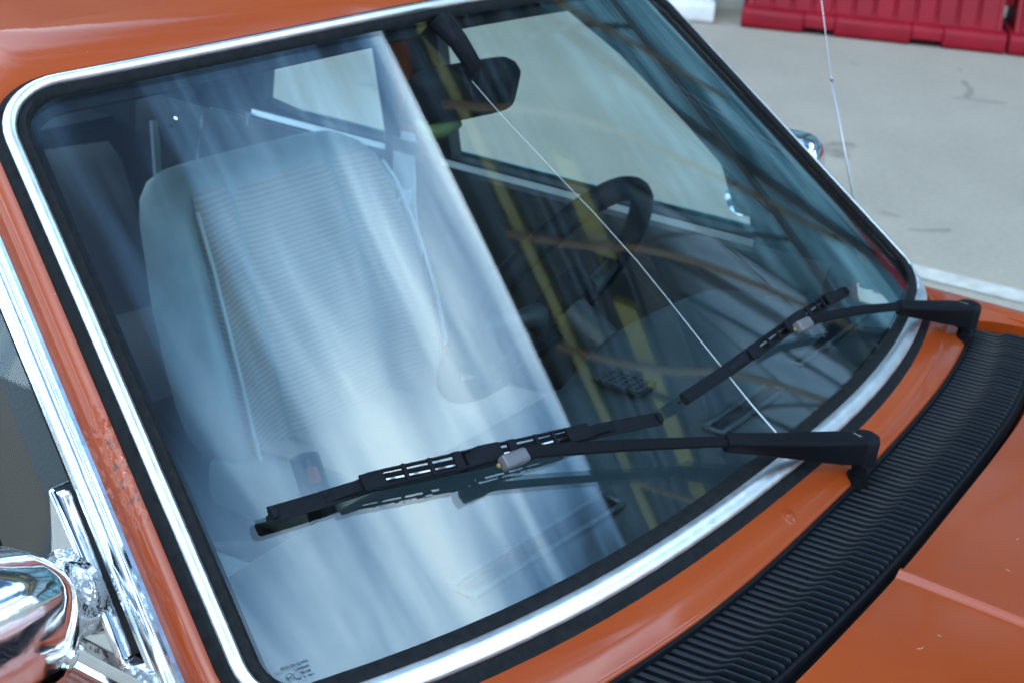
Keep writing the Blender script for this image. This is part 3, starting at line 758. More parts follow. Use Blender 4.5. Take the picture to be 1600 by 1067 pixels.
for sg in (-1, 1):
    d = doors[sg] = make_door(sg)
    rp = rail(sg)
    # dark drip channel between pillar and frame
    sweep_rail('door_seal', rp, [(-.006, -.012), (-.006, -.003), (.012, -.003), (.012, -.012)], RUBBER, d, sg)
    # ribbed chrome frame
    prof = [(.008, -.010), (.008, .004), (.010, .0065), (.013, .0070), (.016, .0055), (.0175, .0035), (.0185, .0032), (.0200, .0062), (.0235, .0080), (.0275, .0082), (.0305, .0060), (.0320, .0030), (.0330, .0028), (.0345, .0045), (.0375, .0045), (.040, .0010), (.041, -.010)]
    sweep_rail('chrome_window_frame', rp, prof, CHROME, d, sg)
    sweep_rail('glass_channel', rp, [(.040, -.014), (.0405, -.0005), (.047, -.003), (.047, -.014)], RUBBER, d, sg)
    # chrome belt strip
    rings = []
    for y in [.175+.06*i for i in range(0, 27)]:
        x = .7185
        rings.append([Vector((sg*(x+dx), y, GZ+zz_)) for dx, zz_ in ((-.012, .003), (.002, .003), (.006, .006), (.0075, .011), (.005, .0155), (.0055, .018), (.003, .026), (-.003, .031), (-.012, .032))])
    b = MB(); b.loft(rings); b.build('chrome_belt_strip', CHROME, d, smooth=True, autosmooth=30)
    # glass
    op = [(.18, .02), (.270, .115), (.405, .25), (.515, .352), (.60, .38), (1.0, .385), (1.0, .02)]
    def pane(name, poly, m, xin, th=.004):
        V = [Vector((sg*(side_x(z)-xin), y, GZ+z)) for y, z in poly]+[Vector((sg*(side_x(z)-xin-th), y, GZ+z)) for y, z in poly]
        n = len(poly); F = [list(range(n)), [n+i for i in range(n)][::-1]]+[[i, (i+1) % n, n+(i+1) % n, n+i] for i in range(n)]
        return link(name, V, F, m, d, False)
    pane('side_window', op, SIDEGLASS, .010)
    op2 = [(1.025, .02), (1.025, .39), (1.20, .372), (1.30, .32), (1.42, .06), (1.40, .02)]
    pane('rear_side_window', op2, SIDEGLASS, .010)
    # interior trim of the window frame (ring with an opening)
    def ringpanel(name, outer, inner, m, x0, x1):
        n = len(outer); V = []
        for poly, xx in ((outer, x0), (inner, x0), (inner, x1), (outer, x1)):
            V += [Vector((sg*(side_x(z)-xx), y, GZ+z)) for y, z in poly]
        F = []
        for q in range(4):
            for i in range(n):
                j = (i+1) % n; a, b2 = q*n, ((q+1) % 4)*n
                F.append([a+i, a+j, b2+j, b2+i])
        return link(name, V, F, m, d, False)
    outer = [(.17, .0), (.20, .045), (.40, .25), (.515, .352), (.62, .395), (.97, .41), (.97, .2), (.97, .0)]
    inner = [(.35, .03), (.352, .095), (.455, .19), (.56, .275), (.66, .335), (.895, .35), (.90, .2), (.90, .03)]
    ringpanel('inner_window_surround', outer, inner, DARKTRIM, .016, .045)
    outer = [(1.0, .0), (1.0, .2), (1.0, .405), (1.22, .40), (1.36, .34), (1.50, .15), (1.54, .0), (1.2, -.0)]
    inner = [(1.03, .03), (1.03, .2), (1.035, .35), (1.12, .352), (1.19, .33), (1.25, .25), (1.315, .05), (1.2, .03)]
    ringpanel('inner_rear_surround', outer, inner, DARKTRIM, .016, .045)
    # inner belt edge with a pale chrome strip and felt
    b = MB(); b.loft([[Vector((sg*x, y, GZ+z)) for x, z in ((.672, .030), (.660, .026), (.658, .012), (.672, .010))] for y in (.345, .92)]); b.build('inner_belt_strip', CHROME_BRUSH, d, smooth=True, autosmooth=30)
    b = MB(); b.loft([[Vector((sg*x, y, GZ+z)) for x, z in ((.672, .030), (.660, .026), (.658, .012), (.672, .010))] for y in (1.04, 1.345)]); b.build('inner_belt_strip', CHROME_BRUSH, d, smooth=True, autosmooth=30)
    # inner door card
    b = MB(); b.loft([[Vector((sg*x, y, GZ+z)) for x, z in ((.676, .028), (.650, .010), (.640, -.03), (.650, -.20), (.63, -.22), (.63, -.28), (.66, -.32), (.66, -.60), (.70, -.60), (.70, .0))] for y in (.22, .98)]); b.build('door_card', DARKTRIM, d, smooth=True, autosmooth=40)
    b = MB(); b.loft([[Vector((sg*x, y, GZ+z)) for x, z in ((.676, .028), (.650, .010), (.640, -.03), (.650, -.60), (.70, -.60), (.70, .0))] for y in (1.0, 1.62)]); b.build('door_card', DARKTRIM, d, smooth=True, autosmooth=40)
    b = MB(); b.box((sg*.809, .86, GZ-.16), (.02, .16, .025)); b.build('door_handle', CHROME, d, bevel=.006)
# B pillars
for sg in (-1, 1):
    b = MB(); b.loft([[Vector((sg*(side_x(z)-dx), y, GZ+z)) for dx, y in ((.002, .965), (.002, 1.02), (.06, 1.015), (.06, .955))] for z in (-.6, 0, .1, .2, .3, .40)])
    b.build('door_pillar', PAINT, car, bevel=.004)
for sg in (-1, 1):
    b = MB(); b.loft([[Vector((sg*(side_x(min(z, .3))-dx), y, GZ+z)) for dx, y in ((.061, .95), (.061, 1.025), (.068, 1.02), (.068, .955))] for z in (-.6, -.3, -.05, .05)]); b.build('pillar_trim', DARKTRIM, car, bevel=.003)
    b = MB(); b.loft([[Vector((sg*(side_x(z)-dx), y, GZ+z)) for dx, y in ((.061, .99), (.061, 1.022), (.067, 1.02), (.067, .992))] for z in (.051, .2, .39)]); b.build('pillar_trim', DARKTRIM, car, bevel=.002)
# brown check curtain hung behind the passenger glass
def curtain_material():
    m = mat('brown_check_curtain', (.13, .09, .075), rough=.95)
    t = m.node_tree; b = t.nodes['Principled BSDF']; tcn = t.nodes['Texture Coordinate']
    sp_ = N(t, 'ShaderNodeSeparateXYZ'); lk(t, tcn.outputs['Object'], sp_.inputs[0])
    a = mth(t, 'SINE', mth(t, 'MULTIPLY', sp_.outputs[1], 3100.0)); c_ = mth(t, 'SINE', mth(t, 'MULTIPLY', sp_.outputs[2], 3100.0))
    k_ = mth(t, 'ADD', .62, mth(t, 'MULTIPLY', mth(t, 'MAXIMUM', a, c_), .38))
    sc = N(t, 'ShaderNodeVectorMath', operation='SCALE'); sc.inputs[0].default_value = (.055, .036, .028); lk(t, k_, sc.inputs['Scale']); lk(t, sc.outputs[0], b.inputs['Base Color'])
    return m
CURT = curtain_material()
P = []
for i in range(61):
    y = .20+.78*i/60; row = []
    for j in range(19):
        zt = interp([(.20, .045), (.27, .115), (.405, .25), (.515, .352), (.60, .38), (1.0, .385)], y); z = -.0+(zt+.02)*j/18
        row.append(Vector((-(side_x(z)-.022+.003*math.sin(y*58+z*9)+.003*math.sin(y*23-z*14)), y, GZ+z)))
    P.append(row)
cur = slab('window_curtain', P, .0015, CURT, doors[-1], up=Vector((-1, 0, 0)))

def pitted_material():
    m = mat('pitted_chrome', (.78, .79, .8), rough=.12, metal=1)
    t = m.node_tree; b = t.nodes['Principled BSDF']; tcn = t.nodes['Texture Coordinate']
    n = N(t, 'ShaderNodeTexNoise'); n.inputs['Scale'].default_value = 55; n.inputs['Detail'].default_value = 9; n.inputs['Roughness'].default_value = .8; lk(t, tcn.outputs['Object'], n.inputs['Vector'])
    n2_ = N(t, 'ShaderNodeTexNoise'); n2_.inputs['Scale'].default_value = 420; n2_.inputs['Detail'].default_value = 4; lk(t, tcn.outputs['Object'], n2_.inputs['Vector'])
    k_ = mth(t, 'GREATER_THAN', mth(t, 'ADD', mth(t, 'MULTIPLY', n.outputs['Fac'], .6), mth(t, 'MULTIPLY', n2_.outputs['Fac'], .4)), .5)
    lk(t, mth(t, 'SUBTRACT', 1.0, mth(t, 'MULTIPLY', k_, .85)), b.inputs['Metallic']); lk(t, mth(t, 'ADD', .10, mth(t, 'MULTIPLY', k_, .6)), b.inputs['Roughness'])
    mxx = N(t, 'ShaderNodeMix', data_type='RGBA'); lk(t, k_, mxx.inputs['Factor']); mxx.inputs['A'].default_value = (.7, .71, .72, 1); mxx.inputs['B'].default_value = (.24, .25, .25, 1); lk(t, mxx.outputs['Result'], b.inputs['Base Color'])
    bp = N(t, 'ShaderNodeBump'); bp.inputs['Strength'].default_value = .4; bp.inputs['Distance'].default_value = .0008; lk(t, mth(t, 'MULTIPLY', n2_.outputs['Fac'], k_), bp.inputs['Height']); lk(t, bp.outputs[0], b.inputs['Normal'])
    return m
PITTED = pitted_material()
# ---- door mirrors
def door_mirror(sg):
    # triangular chrome plate in the window corner
    tri = [(.215, .032), (.296, .033), (.334, .130), (.322, .128)]
    xo = .013
    V = [Vector((sg*(.727-.30*z), y, GZ+z)) for y, z in tri]+[Vector((sg*(side_x(z)-.010), y, GZ+z)) for y, z in tri]
    plate = link('door_mirror', V, [[0, 1, 2, 3], [7, 6, 5, 4], [0, 4, 5, 1], [1, 5, 6, 2], [2, 6, 7, 3], [3, 7, 4, 0]], CHROME, car, False)
    bv = plate.modifiers.new('bevel', 'BEVEL'); bv.width = .003; bv.segments = 2
    b = MB()
    for k in range(3):
        pass
    ed = [Vector((sg*(.729-.30*z), y, GZ+z)) for y, z in ((.217, .031), (.270, .081), (.325, .130))]
    b.tube(ed, .0032, 8); b.build('plate_edge', CHROME, plate, smooth=True)
    # neck: swelling from the plate to the housing
    secs = [(.706, .282, .064, .036, .034), (.722, .274, .068, .032, .032), (.740, .262, .074, .027, .029), (.757, .246, .085, .026, .033), (.770, .243, .090, .036, .046), (.790, .242, .094, .043, .055), (.83, .243, .097, .046, .060), (.90, .247, .097, .046, .060), (.95, .250, .095, .042, .054), (.965, .252, .094, .030, .040)]
    rings = []
    for x, y, z, hy, hz in secs:
        ring = []
        for k in range(28):
            an = 2*math.pi*k/28; c_, s_ = math.cos(an), math.sin(an); e = .62 if x > .76 else .85
            ring.append(Vector((sg*x, y+hy*abs(c_)**e*(1 if c_ > 0 else -1), GZ+z+hz*abs(s_)**e*(1 if s_ > 0 else -1))))
        rings.append(ring)
    b = MB(); b.loft(rings[3:]); hs_ = b.build('housing', CHROME, plate, smooth=True)
    b = MB(); b.loft(rings[:5]); b.build('neck', PITTED if sg < 0 else CHROME, plate, smooth=True)
    b = MB(); rings = []
    for dy, sc_ in ((0, 1), (.012, 1.02), (.016, .97)):
        rings.append([Vector((sg*(.868+.098*sc_*abs(math.cos(a_))**.5*(1 if math.cos(a_) > 0 else -1)), .285+dy, GZ+.097+.064*sc_*abs(math.sin(a_))**.5*(1 if math.sin(a_) > 0 else -1))) for a_ in [2*math.pi*k/32 for k in range(32)]])
    b.loft(rings); b.build('rim', PLASTIC, plate, smooth=True, autosmooth=40)
    b = MB(); b.box((sg*.868, .303, GZ+.097), (.178, .003, .112)); b.build('mirror_glass', MIRROR, plate, bevel=.001)
    return plate
part(door_mirror(-1), 'chrome wing mirror on the passenger door, pitted at its neck'); dm = door_mirror(1); part(dm, 'chrome wing mirror on the driver door')
for me_ in [dm.data]+[c.data for c in bpy.data.objects if c.parent == dm]:
    for v in me_.vertices: v.co = Vector((.71+(v.co.x-.71)*.44, v.co.y*1.0+.105, v.co.z+.012))

# ---- wipers
def ribbon_on_glass(pts, wid, th, h0, side=1):
    """box strip along flat points (a,b,h) with width wid in the glass plane"""
    b = MB(); rings = []
    n = len(pts)
    W_ = wid if isinstance(wid, list) else [wid]*n
    T_ = th if isinstance(th, list) else [th]*n
    for i, (a, bb, h) in enumerate(pts):
        p = G(a, bb, h+h0)
        q0 = G(*pts[max(i-1, 0)]); q1 = G(*pts[min(i+1, n-1)])
        t_ = (q1-q0).normalized(); nrm = (G(a, bb, .01)-G(a, bb, 0)).normalized(); nrm = (nrm-t_*nrm.dot(t_)).normalized(); sdv = t_.cross(nrm)
        ww, hh = W_[i]/2, T_[i]
        rings.append([p-sdv*ww, p-sdv*ww+nrm*hh*.8, p-sdv*ww*.8+nrm*hh, p+sdv*ww*.8+nrm*hh, p+sdv*ww+nrm*hh*.8, p+sdv*ww])
    b.loft(rings); return b
def lerp3(p, q, t_): return tuple(p[i]+(q[i]-p[i])*t_ for i in range(3))
def wiper(bl, centre_t, arm, pivot, label):
    """bl: flat points of the blade; arm: flat points from the clip to the cap; pivot: world point"""
    def at(t_, h=0.0, off=0.0):
        n = len(bl)-1; x = min(max(t_, 0), .9999)*n; i = int(x); p = lerp3(bl[i]+(0,), bl[i+1]+(0,), x-i)
        d = Vector((bl[i+1][0]-bl[i][0], bl[i+1][1]-bl[i][1])).normalized()
        return (p[0]-d.y*off, p[1]+d.x*off, h)
    # moulded back of the blade (two rails with bridges)
    NN = 24
    arch = lambda t_: .011+.012*max(0, 1-abs((t_-centre_t)/.34))**.8
    arm_b = ribbon_on_glass([a for a in arm], [.012, .0125, .012, .0115, .0115], [.0045]*5, -.002)
    A = arm_b.build('wiper', BLACK, car, bevel=.0008)
    part(A, label)
    # rubber element
    rb = MB()
    rb2 = ribbon_on_glass([at(k/NN, .0) for k in range(NN+1)], .0032, .0075, .0006); rb2.build('wiper_rubber', RUBBER, A, smooth=False)
    sp2 = ribbon_on_glass([at(k/NN, .0) for k in range(NN+1)], .0142, .0022, .0082); sp2.build('blade_carrier', PLASTIC, A, smooth=True, autosmooth=40)
    st = ribbon_on_glass([at(centre_t-.215+.43*k/NN, .0, .0012) for k in range(NN+1)], .0018, .0006, .0106); st.build('steel_spine', SILVER, A, smooth=False)
    # bow: centre bridge + two secondary claws, open between rails
    for t0, t1 in ((centre_t-.23, centre_t+.23),):
        for off in (-.0072, .0072):
            pts = [at(t0+(t1-t0)*k/12, arch(t0+(t1-t0)*k/12), off) for k in range(13)]
            ribbon_on_glass(pts, .0022, .0045, -.001).build('bow_rail', PLASTIC, A, smooth=True, autosmooth=40)
    for t_, wd in ((-.23, .050), (-.165, .006), (-.115, .006), (-.06, .016), (.06, .016), (.115, .006), (.155, .006), (.215, .050)):
        tc_ = centre_t+t_
        L_ = wd/.48
        pts = [at(tc_-L_/2*.5, arch(tc_), 0), at(tc_+L_/2*.5, arch(tc_), 0)]
        ribbon_on_glass(pts, .0168 if abs(t_) < .2 else .0155, .0035, .0015).build('bow_bridge', PLASTIC, A, bevel=.0006)
    for e in (-1, 1):
        t0 = centre_t+e*.23; t1 = centre_t+e*.34
        pts = [at(t0+(t1-t0)*k/5, .0125-.001*k*.5, 0) for k in range(6)]
        ribbon_on_glass(pts, [.013, .012, .0105, .009, .009, .009], [.007, .0065, .006, .005, .004, .003], -.002).build('bow_claw', PLASTIC, A, smooth=True, autosmooth=40)
    # end caps
    for t_ in (.0, .985):
        pts = [at(t_, .006, 0), at(t_+.014, .006, 0)]
        ribbon_on_glass(pts, .0105, .0085, 0).build('end_cap', PLASTIC, A, bevel=.0012)
    # centre saddle
    pts = [at(centre_t-.035, .0215, 0), at(centre_t-.01, .024, 0), at(centre_t+.035, .0235, 0)]
    ribbon_on_glass(pts, [.016, .019, .019], [.010, .0125, .0125], -.009).build('saddle', PLASTIC, A, bevel=.0015)
    # grey clip on the arm hook
    c0 = arm[0]; c1 = arm[1]
    dx, dy = (c1[0]-c0[0]), (c1[1]-c0[1]); ln = math.hypot(dx, dy); dx /= ln; dy /= ln
    pts = [(c0[0]-dx*.004, c0[1]-dy*.004, .028), (c0[0]+dx*.026, c0[1]+dy*.026, .0285)]
    ribbon_on_glass(pts, .0135, .011, -.004).build('arm_clip', GREYCLIP, A, bevel=.002)
    b = MB(); q = G(c0[0]-dx*.007, c0[1]-dy*.007, .026); b.tube([q, q+Vector((0, -.002, .002))], .0024, 10); b.build('clip_pin', YELLOWP, A, smooth=True)
    # fat channel section from the arm towards the cap
    e0 = G(*arm[3]); e1 = Vector(pivot)
    nrm = (G(arm[3][0], arm[3][1], .01)-G(arm[3][0], arm[3][1], 0)).normalized()
    rings = []
    for t_, wd, hh in ((0, .0150, .014), (.02, .0165, .016), (.3, .019, .019), (.6, .024, .024), (.85, .029, .029), (1.0, .030, .030)):
        p = e0.lerp(e1, t_)
        tdir = (e1-e0).normalized(); nn2 = nrm.lerp(Vector((0, 0, 1)), t_).normalized(); nn2 = (nn2-tdir*nn2.dot(tdir)).normalized(); s2 = tdir.cross(nn2)
        rings.append([p-s2*wd/2-nn2*hh*.6, p-s2*wd/2+nn2*hh*.25, p-s2*wd*.38+nn2*hh*.4, p+s2*wd*.38+nn2*hh*.4, p+s2*wd/2+nn2*hh*.25, p+s2*wd/2-nn2*hh*.6])
    b = MB(); b.loft(rings); b.build('arm_channel', BLACK, A, bevel=.0012)
    # cap and spindle
    tdir = (e1-e0).normalized()
    cen = e1+tdir*.010
    b = MB(); rings = []
    for z_, rr in ((-.020, .0165), (.006, .0180), (.0115, .0168), (.0145, .0120), (.0152, .001)):
        rings.append([cen+Vector((math.cos(2*math.pi*k/24)*rr, math.sin(2*math.pi*k/24)*rr, z_)) for k in range(24)])
    b.loft(rings); b.build('pivot_cap', PLASTIC, A, smooth=True, autosmooth=50)
    b = MB(); b.tube([cen+Vector((0, 0, -.050)), cen+Vector((0, 0, -.034)), cen+Vector((0, 0, -.0335)), cen+Vector((0, 0, -.012))], [.0125, .0125, .0085, .0085], 18); b.build('spindle', BLACK, A, smooth=True, autosmooth=50)
    # worn nick showing bare metal
    q = e1+Vector((0, 0, .0125))-tdir*.002
    b = MB(); s2 = tdir.cross(Vector((0, 0, 1)))
    b.loft([[q+s2*.004+Vector((0, 0, .0003)), q+s2*.004+tdir*.0022, q+s2*.004-Vector((0, 0, .0006))], [q-s2*.007+Vector((0, 0, .0003)), q-s2*.007+tdir*.0012, q-s2*.007-Vector((0, 0, .0006))]]); b.build('paint_nick', WHITECRACK, A)
    return A
BL1 = [(-.593, .167), (-.495, .167), (-.366, .151), (-.219, .132), (-.124, .113)]
AR1 = [(-.372, .138, .030), (-.335, .137, .030), (-.221, .104, .030), (-.080, .057, .030), (.001, .026, .032)]
wiper(BL1, .47, AR1, (.112, -.050, GZ+.012), 'wiper on the passenger side, nearer the camera')
BL2 = [(-.070, .117), (.054, .119), (.177, .121), (.310, .117), (.389, .107)]
AR2 = [(.183, .113, .030), (.237, .108, .030), (.345, .080, .030), (.451, .044, .030), (.50, .02, .032)]
wiper(BL2, .55, AR2, (.632, .008, GZ+.012), 'wiper on the driver side')

# ---- crack, chip and stamp on the glass
cr_pts = [(-.038, .531), (-.032, .500), (-.025, .471), (-.013, .430), (-.003, .393), (.007, .359), (.0115, .347), (.013, .340), (.021, .306), (.029, .273), (.037, .215), (.043, .162), (.049, .117), (.055, .072), (.064, .030)]
wd = [.0003+(.0026*max(0, (i-9)/5)**1.5 if i > 9 else .0002*(i/9)) for i in range(len(cr_pts))]
b = ribbon_on_glass([(a, c_, 0) for a, c_ in cr_pts], wd, [.0003]*len(cr_pts), -.0038); b.build('crack', WHITECRACK, wind)
b = MB(); c_ = G(-.428, .566, -.0038); b.tube([c_, c_+Vector((0, -.0004, .0005))], .0022, 10); b.build('stone_chip', WHITECRACK, wind)
def stamp_text(s, a0, b0, size, rot, name='glass_stamp'):
    cu = bpy.data.curves.new(name, 'FONT'); cu.body = s; cu.size = size; cu.extrude = 0
    o = bpy.data.objects.new(name+'_tmp', cu); COL.objects.link(o)
    dg = bpy.context.evaluated_depsgraph_get(); me = bpy.data.meshes.new_from_object(o.evaluated_get(dg))
    bpy.data.objects.remove(o); bpy.data.curves.remove(cu)
    ca, sa = math.cos(rot), math.sin(rot)
    n0 = len(me.vertices); bmm = bmesh.new(); bmm.from_mesh(me)
    ret = bmesh.ops.extrude_face_region(bmm, geom=bmm.faces[:])
    top = {v for v in ret['geom'] if isinstance(v, bmesh.types.BMVert)}
    for v in bmm.verts:
        x, y = v.co.x, v.co.y
        v.co = G(a0+x*ca-y*sa, b0+x*sa+y*ca, -.0034 if v in top else -.0038)
    bmm.to_mesh(me); bmm.free()
    me.materials.clear(); me.materials.append(STAMP); me.name = name
    o = bpy.data.objects.new(name, me); COL.objects.link(o); o.parent = wind
    return o
ra = R(2)
stamp_text('SPEKTR GLASS', -.6560, .0405, .0037, ra)
stamp_text('LAMISAFE', -.6465, .0368, .0030, ra)
stamp_text('502320', -.6440, .0330, .0030, ra)
stamp_text('7007  11  1013', -.6505, .0292, .0026, ra)
stamp_text('S', -.6555, .0320, .0040, ra); stamp_text('G', -.6535, .0318, .0040, ra)
b = MB(); cc = (-.6530, .0335); rings = []
ring_in = [G(cc[0]+.0031*math.cos(t_), cc[1]+.0031*math.sin(t_), -.0034) for t_ in [2*math.pi*k/28 for k in range(28)]]
ring_out = [G(cc[0]+.0035*math.cos(t_), cc[1]+.0035*math.sin(t_), -.0034) for t_ in [2*math.pi*k/28 for k in range(28)]]
V = ring_in+ring_out+[p-snorm(-.93, .05)*.0004 for p in ring_in]+[p-snorm(-.93, .05)*.0004 for p in ring_out]
F = []
for k in range(28):
    j = (k+1) % 28; F += [[k, j, 28+j, 28+k], [28+k, 28+j, 84+j, 84+k], [56+k, 84+k, 84+j, 56+j], [k, 56+k, 56+j, j]]
link('stamp_ring', V, F, STAMP, wind, False)

# ---- inside: floor, dashboard
b = MB(); b.box((0, .95, GZ-.68), (1.40, 1.9, .04)); b.build('floor', CARPET, car)
b = MB(); b.box((0, .02, GZ-.35), (1.40, .03, .62)); b.build('bulkhead', DARKTRIM, car)
def dash_edge(x): return .355-.05*(abs(x)/.62)**6-.0*x
P = []
for i in range(57):
    x = -.665+1.33*i/56; row = []
    y0 = SB*(abs(x)/WB)**PP+.012; ye = dash_edge(x)
    bin_ = max(0, 1-abs((x-.36)/.21)**4) if abs(x-.36) < .21 else 0
    for t_, dz in ((0, -.028), (.06, -.026), (.3, -.024), (.6, -.026), (.85, -.032), (.93, -.038), (.98, -.050), (1.0, -.068)):
        row.append(Vector((x, y0+(ye-y0)*t_, GZ+dz+.040*bin_*max(0, min(1, (t_-.35)/.4)))))
    row += [Vector((x, ye-.004, GZ-.12)), Vector((x, ye-.02, GZ-.20)), Vector((x, ye-.06, GZ-.30)), Vector((x, ye-.14, GZ-.33))]
    P.append(row)
dash = slab('dashboard', P, .01, DASH, car)
def dash_slot(x0, x1, y, wd_, skew=0):
    b = MB()
    n = 10
    for k, (dy, hh) in enumerate(((-wd_/2, .004), (wd_/2, .004))):
        b.tube([(x0+(x1-x0)*i/n, y+dy+skew*(i/n), GZ-.020) for i in range(n+1)], .0035, 6)
    for x in (x0, x1):
        b.tube([(x, y-wd_/2+(skew if x == x1 else 0), GZ-.020), (x, y+wd_/2+(skew if x == x1 else 0), GZ-.020)], .0035, 6)
    o = b.build('demister_vent', DASH, dash, smooth=True)
    b = MB(); b.box(((x0+x1)/2, y+skew/2, GZ-.0225), (x1-x0, wd_*.8, .003)); b.build('vent_throat', PLASTIC, dash)
dash_slot(-.385, -.13, .130, .028, -.012); dash_slot(.10, .27, .118, .024, .0); dash_slot(.36, .62, .140, .03, .01)
b = MB(); b.box((.20, .265, GZ-.0205), (.15, .07, .004)); sg_ = b.build('speaker_grille', PLASTIC, dash, bevel=.001)
for i in range(10):
    for j in range(4):
        pass
bb_ = MB()
for i in range(16): bb_.box((.131+.0092*i, .265, GZ-.0178), (.003, .066, .003))
for j in range(7): bb_.box((.20, .236+.0095*j, GZ-.0176), (.146, .003, .003))
bb_.build('grille_mesh', DASH, dash)
# gauges in the binnacle, glovebox lid
for x in (.28, .44):
    b = MB(); b.tube([(x, .352, GZ-.085), (x, .362, GZ-.087)], .05, 24); b.build('gauge', PLASTIC, dash, smooth=True, autosmooth=40)
b = MB(); b.box((-.36, .352, GZ-.15), (.36, .02, .12)); b.build('glovebox_lid', DARKTRIM, dash, bevel=.006)
# centre tunnel with gear lever and handbrake
b = MB(); b.loft([[Vector((x, y, GZ+z)) for x, z in ((-.10, -.66), (-.085, -.50), (-.06, -.47), (.06, -.47), (.085, -.50), (.10, -.66))] for y in (.10, .5, 1.0, 1.4)]); tun = b.build('centre_tunnel', CARPET, car, smooth=True, autosmooth=50)
b = MB(); b.tube([(0, .42, GZ-.47), (.0, .45, GZ-.36), (0, .475, GZ-.24)], [.008, .006, .006], 8); b.tube([(0, .475, GZ-.245), (0, .478, GZ-.23), (0, .482, GZ-.205), (0, .484, GZ-.196)], [.012, .022, .022, .010], 12); b.build('gear_lever', DARKTRIM, tun, smooth=True)
b = MB(); b.tube([(.02, .95, GZ-.47), (.02, .80, GZ-.40), (.02, .66, GZ-.345)], [.012, .012, .015], 10); b.build('handbrake', DARKTRIM, tun, smooth=True)
# steering wheel
SWC = Vector((.312, .485, GZ-.004)); tilt = R(28)
axis = Vector((0, math.cos(tilt), math.sin(tilt))); e1_ = Vector((1, 0, 0)); e2_ = axis.cross(e1_)*-1
if e2_.z < 0: e2_ = -e2_
pts = [SWC+(e1_*math.cos(t_)+e2_*math.sin(t_))*.185 for t_ in [2*math.pi*k/64 for k in range(65)]]
b = MB(); b.tube(pts, .0165, 12, caps=False); sw = b.build('steering_wheel', PLASTIC, car, smooth=True)
b = MB()
for an in (R(180), R(0), R(270)):
    d_ = e1_*math.cos(an)+e2_*math.sin(an)
    b.tube([SWC-axis*.03+d_*.02, SWC-axis*.02+d_*.10, SWC+d_*.18], [.020, .013, .011], 8)
b.build('spoke', DARKTRIM, sw, smooth=True)
b = MB(); b.tube([SWC-axis*.045, SWC-axis*.04, SWC-axis*.01, SWC-axis*.005], [.05, .055, .055, .045], 20); b.build('hub', PLASTIC, sw, smooth=True, autosmooth=40)
b = MB(); b.tube([SWC-axis*.03, SWC-axis*.22], .028, 14); b.build('column', DARKTRIM, sw, smooth=True, autosmooth=40)
# rear view mirror
rm = Vector((-.005, .428, GZ+.333))
rx = Matrix.Rotation(R(-6), 3, 'Z') @ Matrix.Rotation(R(10), 3, 'X')
b = MB(); rings = []
def rrect(hw, hz, y, r_=.33, n=36):
    out = []
    for k in range(n):
        an = 2*math.pi*k/n; c_, s_ = math.cos(an), math.sin(an)
        out.append(rm+rx @ Vector((hw*abs(c_)**r_*(1 if c_ > 0 else -1), y, hz*abs(s_)**r_*(1 if s_ > 0 else -1))))
    return out
b.loft([rrect(.060, .018, -.020), rrect(.082, .028, -.013), rrect(.087, .032, -.002), rrect(.087, .032, .008), rrect(.083, .028, .010)])
rv = b.build('rear_view_mirror', PLASTIC, car, smooth=True, autosmooth=60)
b = MB(); b.loft([rrect(.080, .0265, .0103), rrect(.080, .0265, .0113)]); b.build('mirror_glass', MIRROR, rv, smooth=True, autosmooth=40)
b = MB(); b.tube([rm+Vector((-.0, -.012, .01)), rm+Vector((-.012, -.02, .035)), rm+Vector((-.022, -.005, .06)), rm+Vector((-.028, .02, .082))], [.009, .010, .011, .014], 10); b.build('stalk', PLASTIC, rv, smooth=True)
b = MB(); b.tube([rm+Vector((-.085, .0, -.020)), rm+Vector((-.07, -.004, -.034)), rm+Vector((-.045, -.004, -.036)), rm+Vector((-.01, -.004, -.034))], [.004, .009, .010, .005], 10); b.build('dipping_lever_reflection', OLIVE, rv, smooth=True)  # lever stretched and coloured olive to imitate a reflection below the mirror
# sun visors
for sg in (-1, 1):
    P = [[Vector((sg*(.10+.40*i/10), .555+.14*j/4-.012*((i/10)**3), GZ+.405-.010*(j/4)-.020*(i/10)**2)) for j in range(5)] for i in range(11)]
    slab('sun_visor', P, .016, LINER, car)
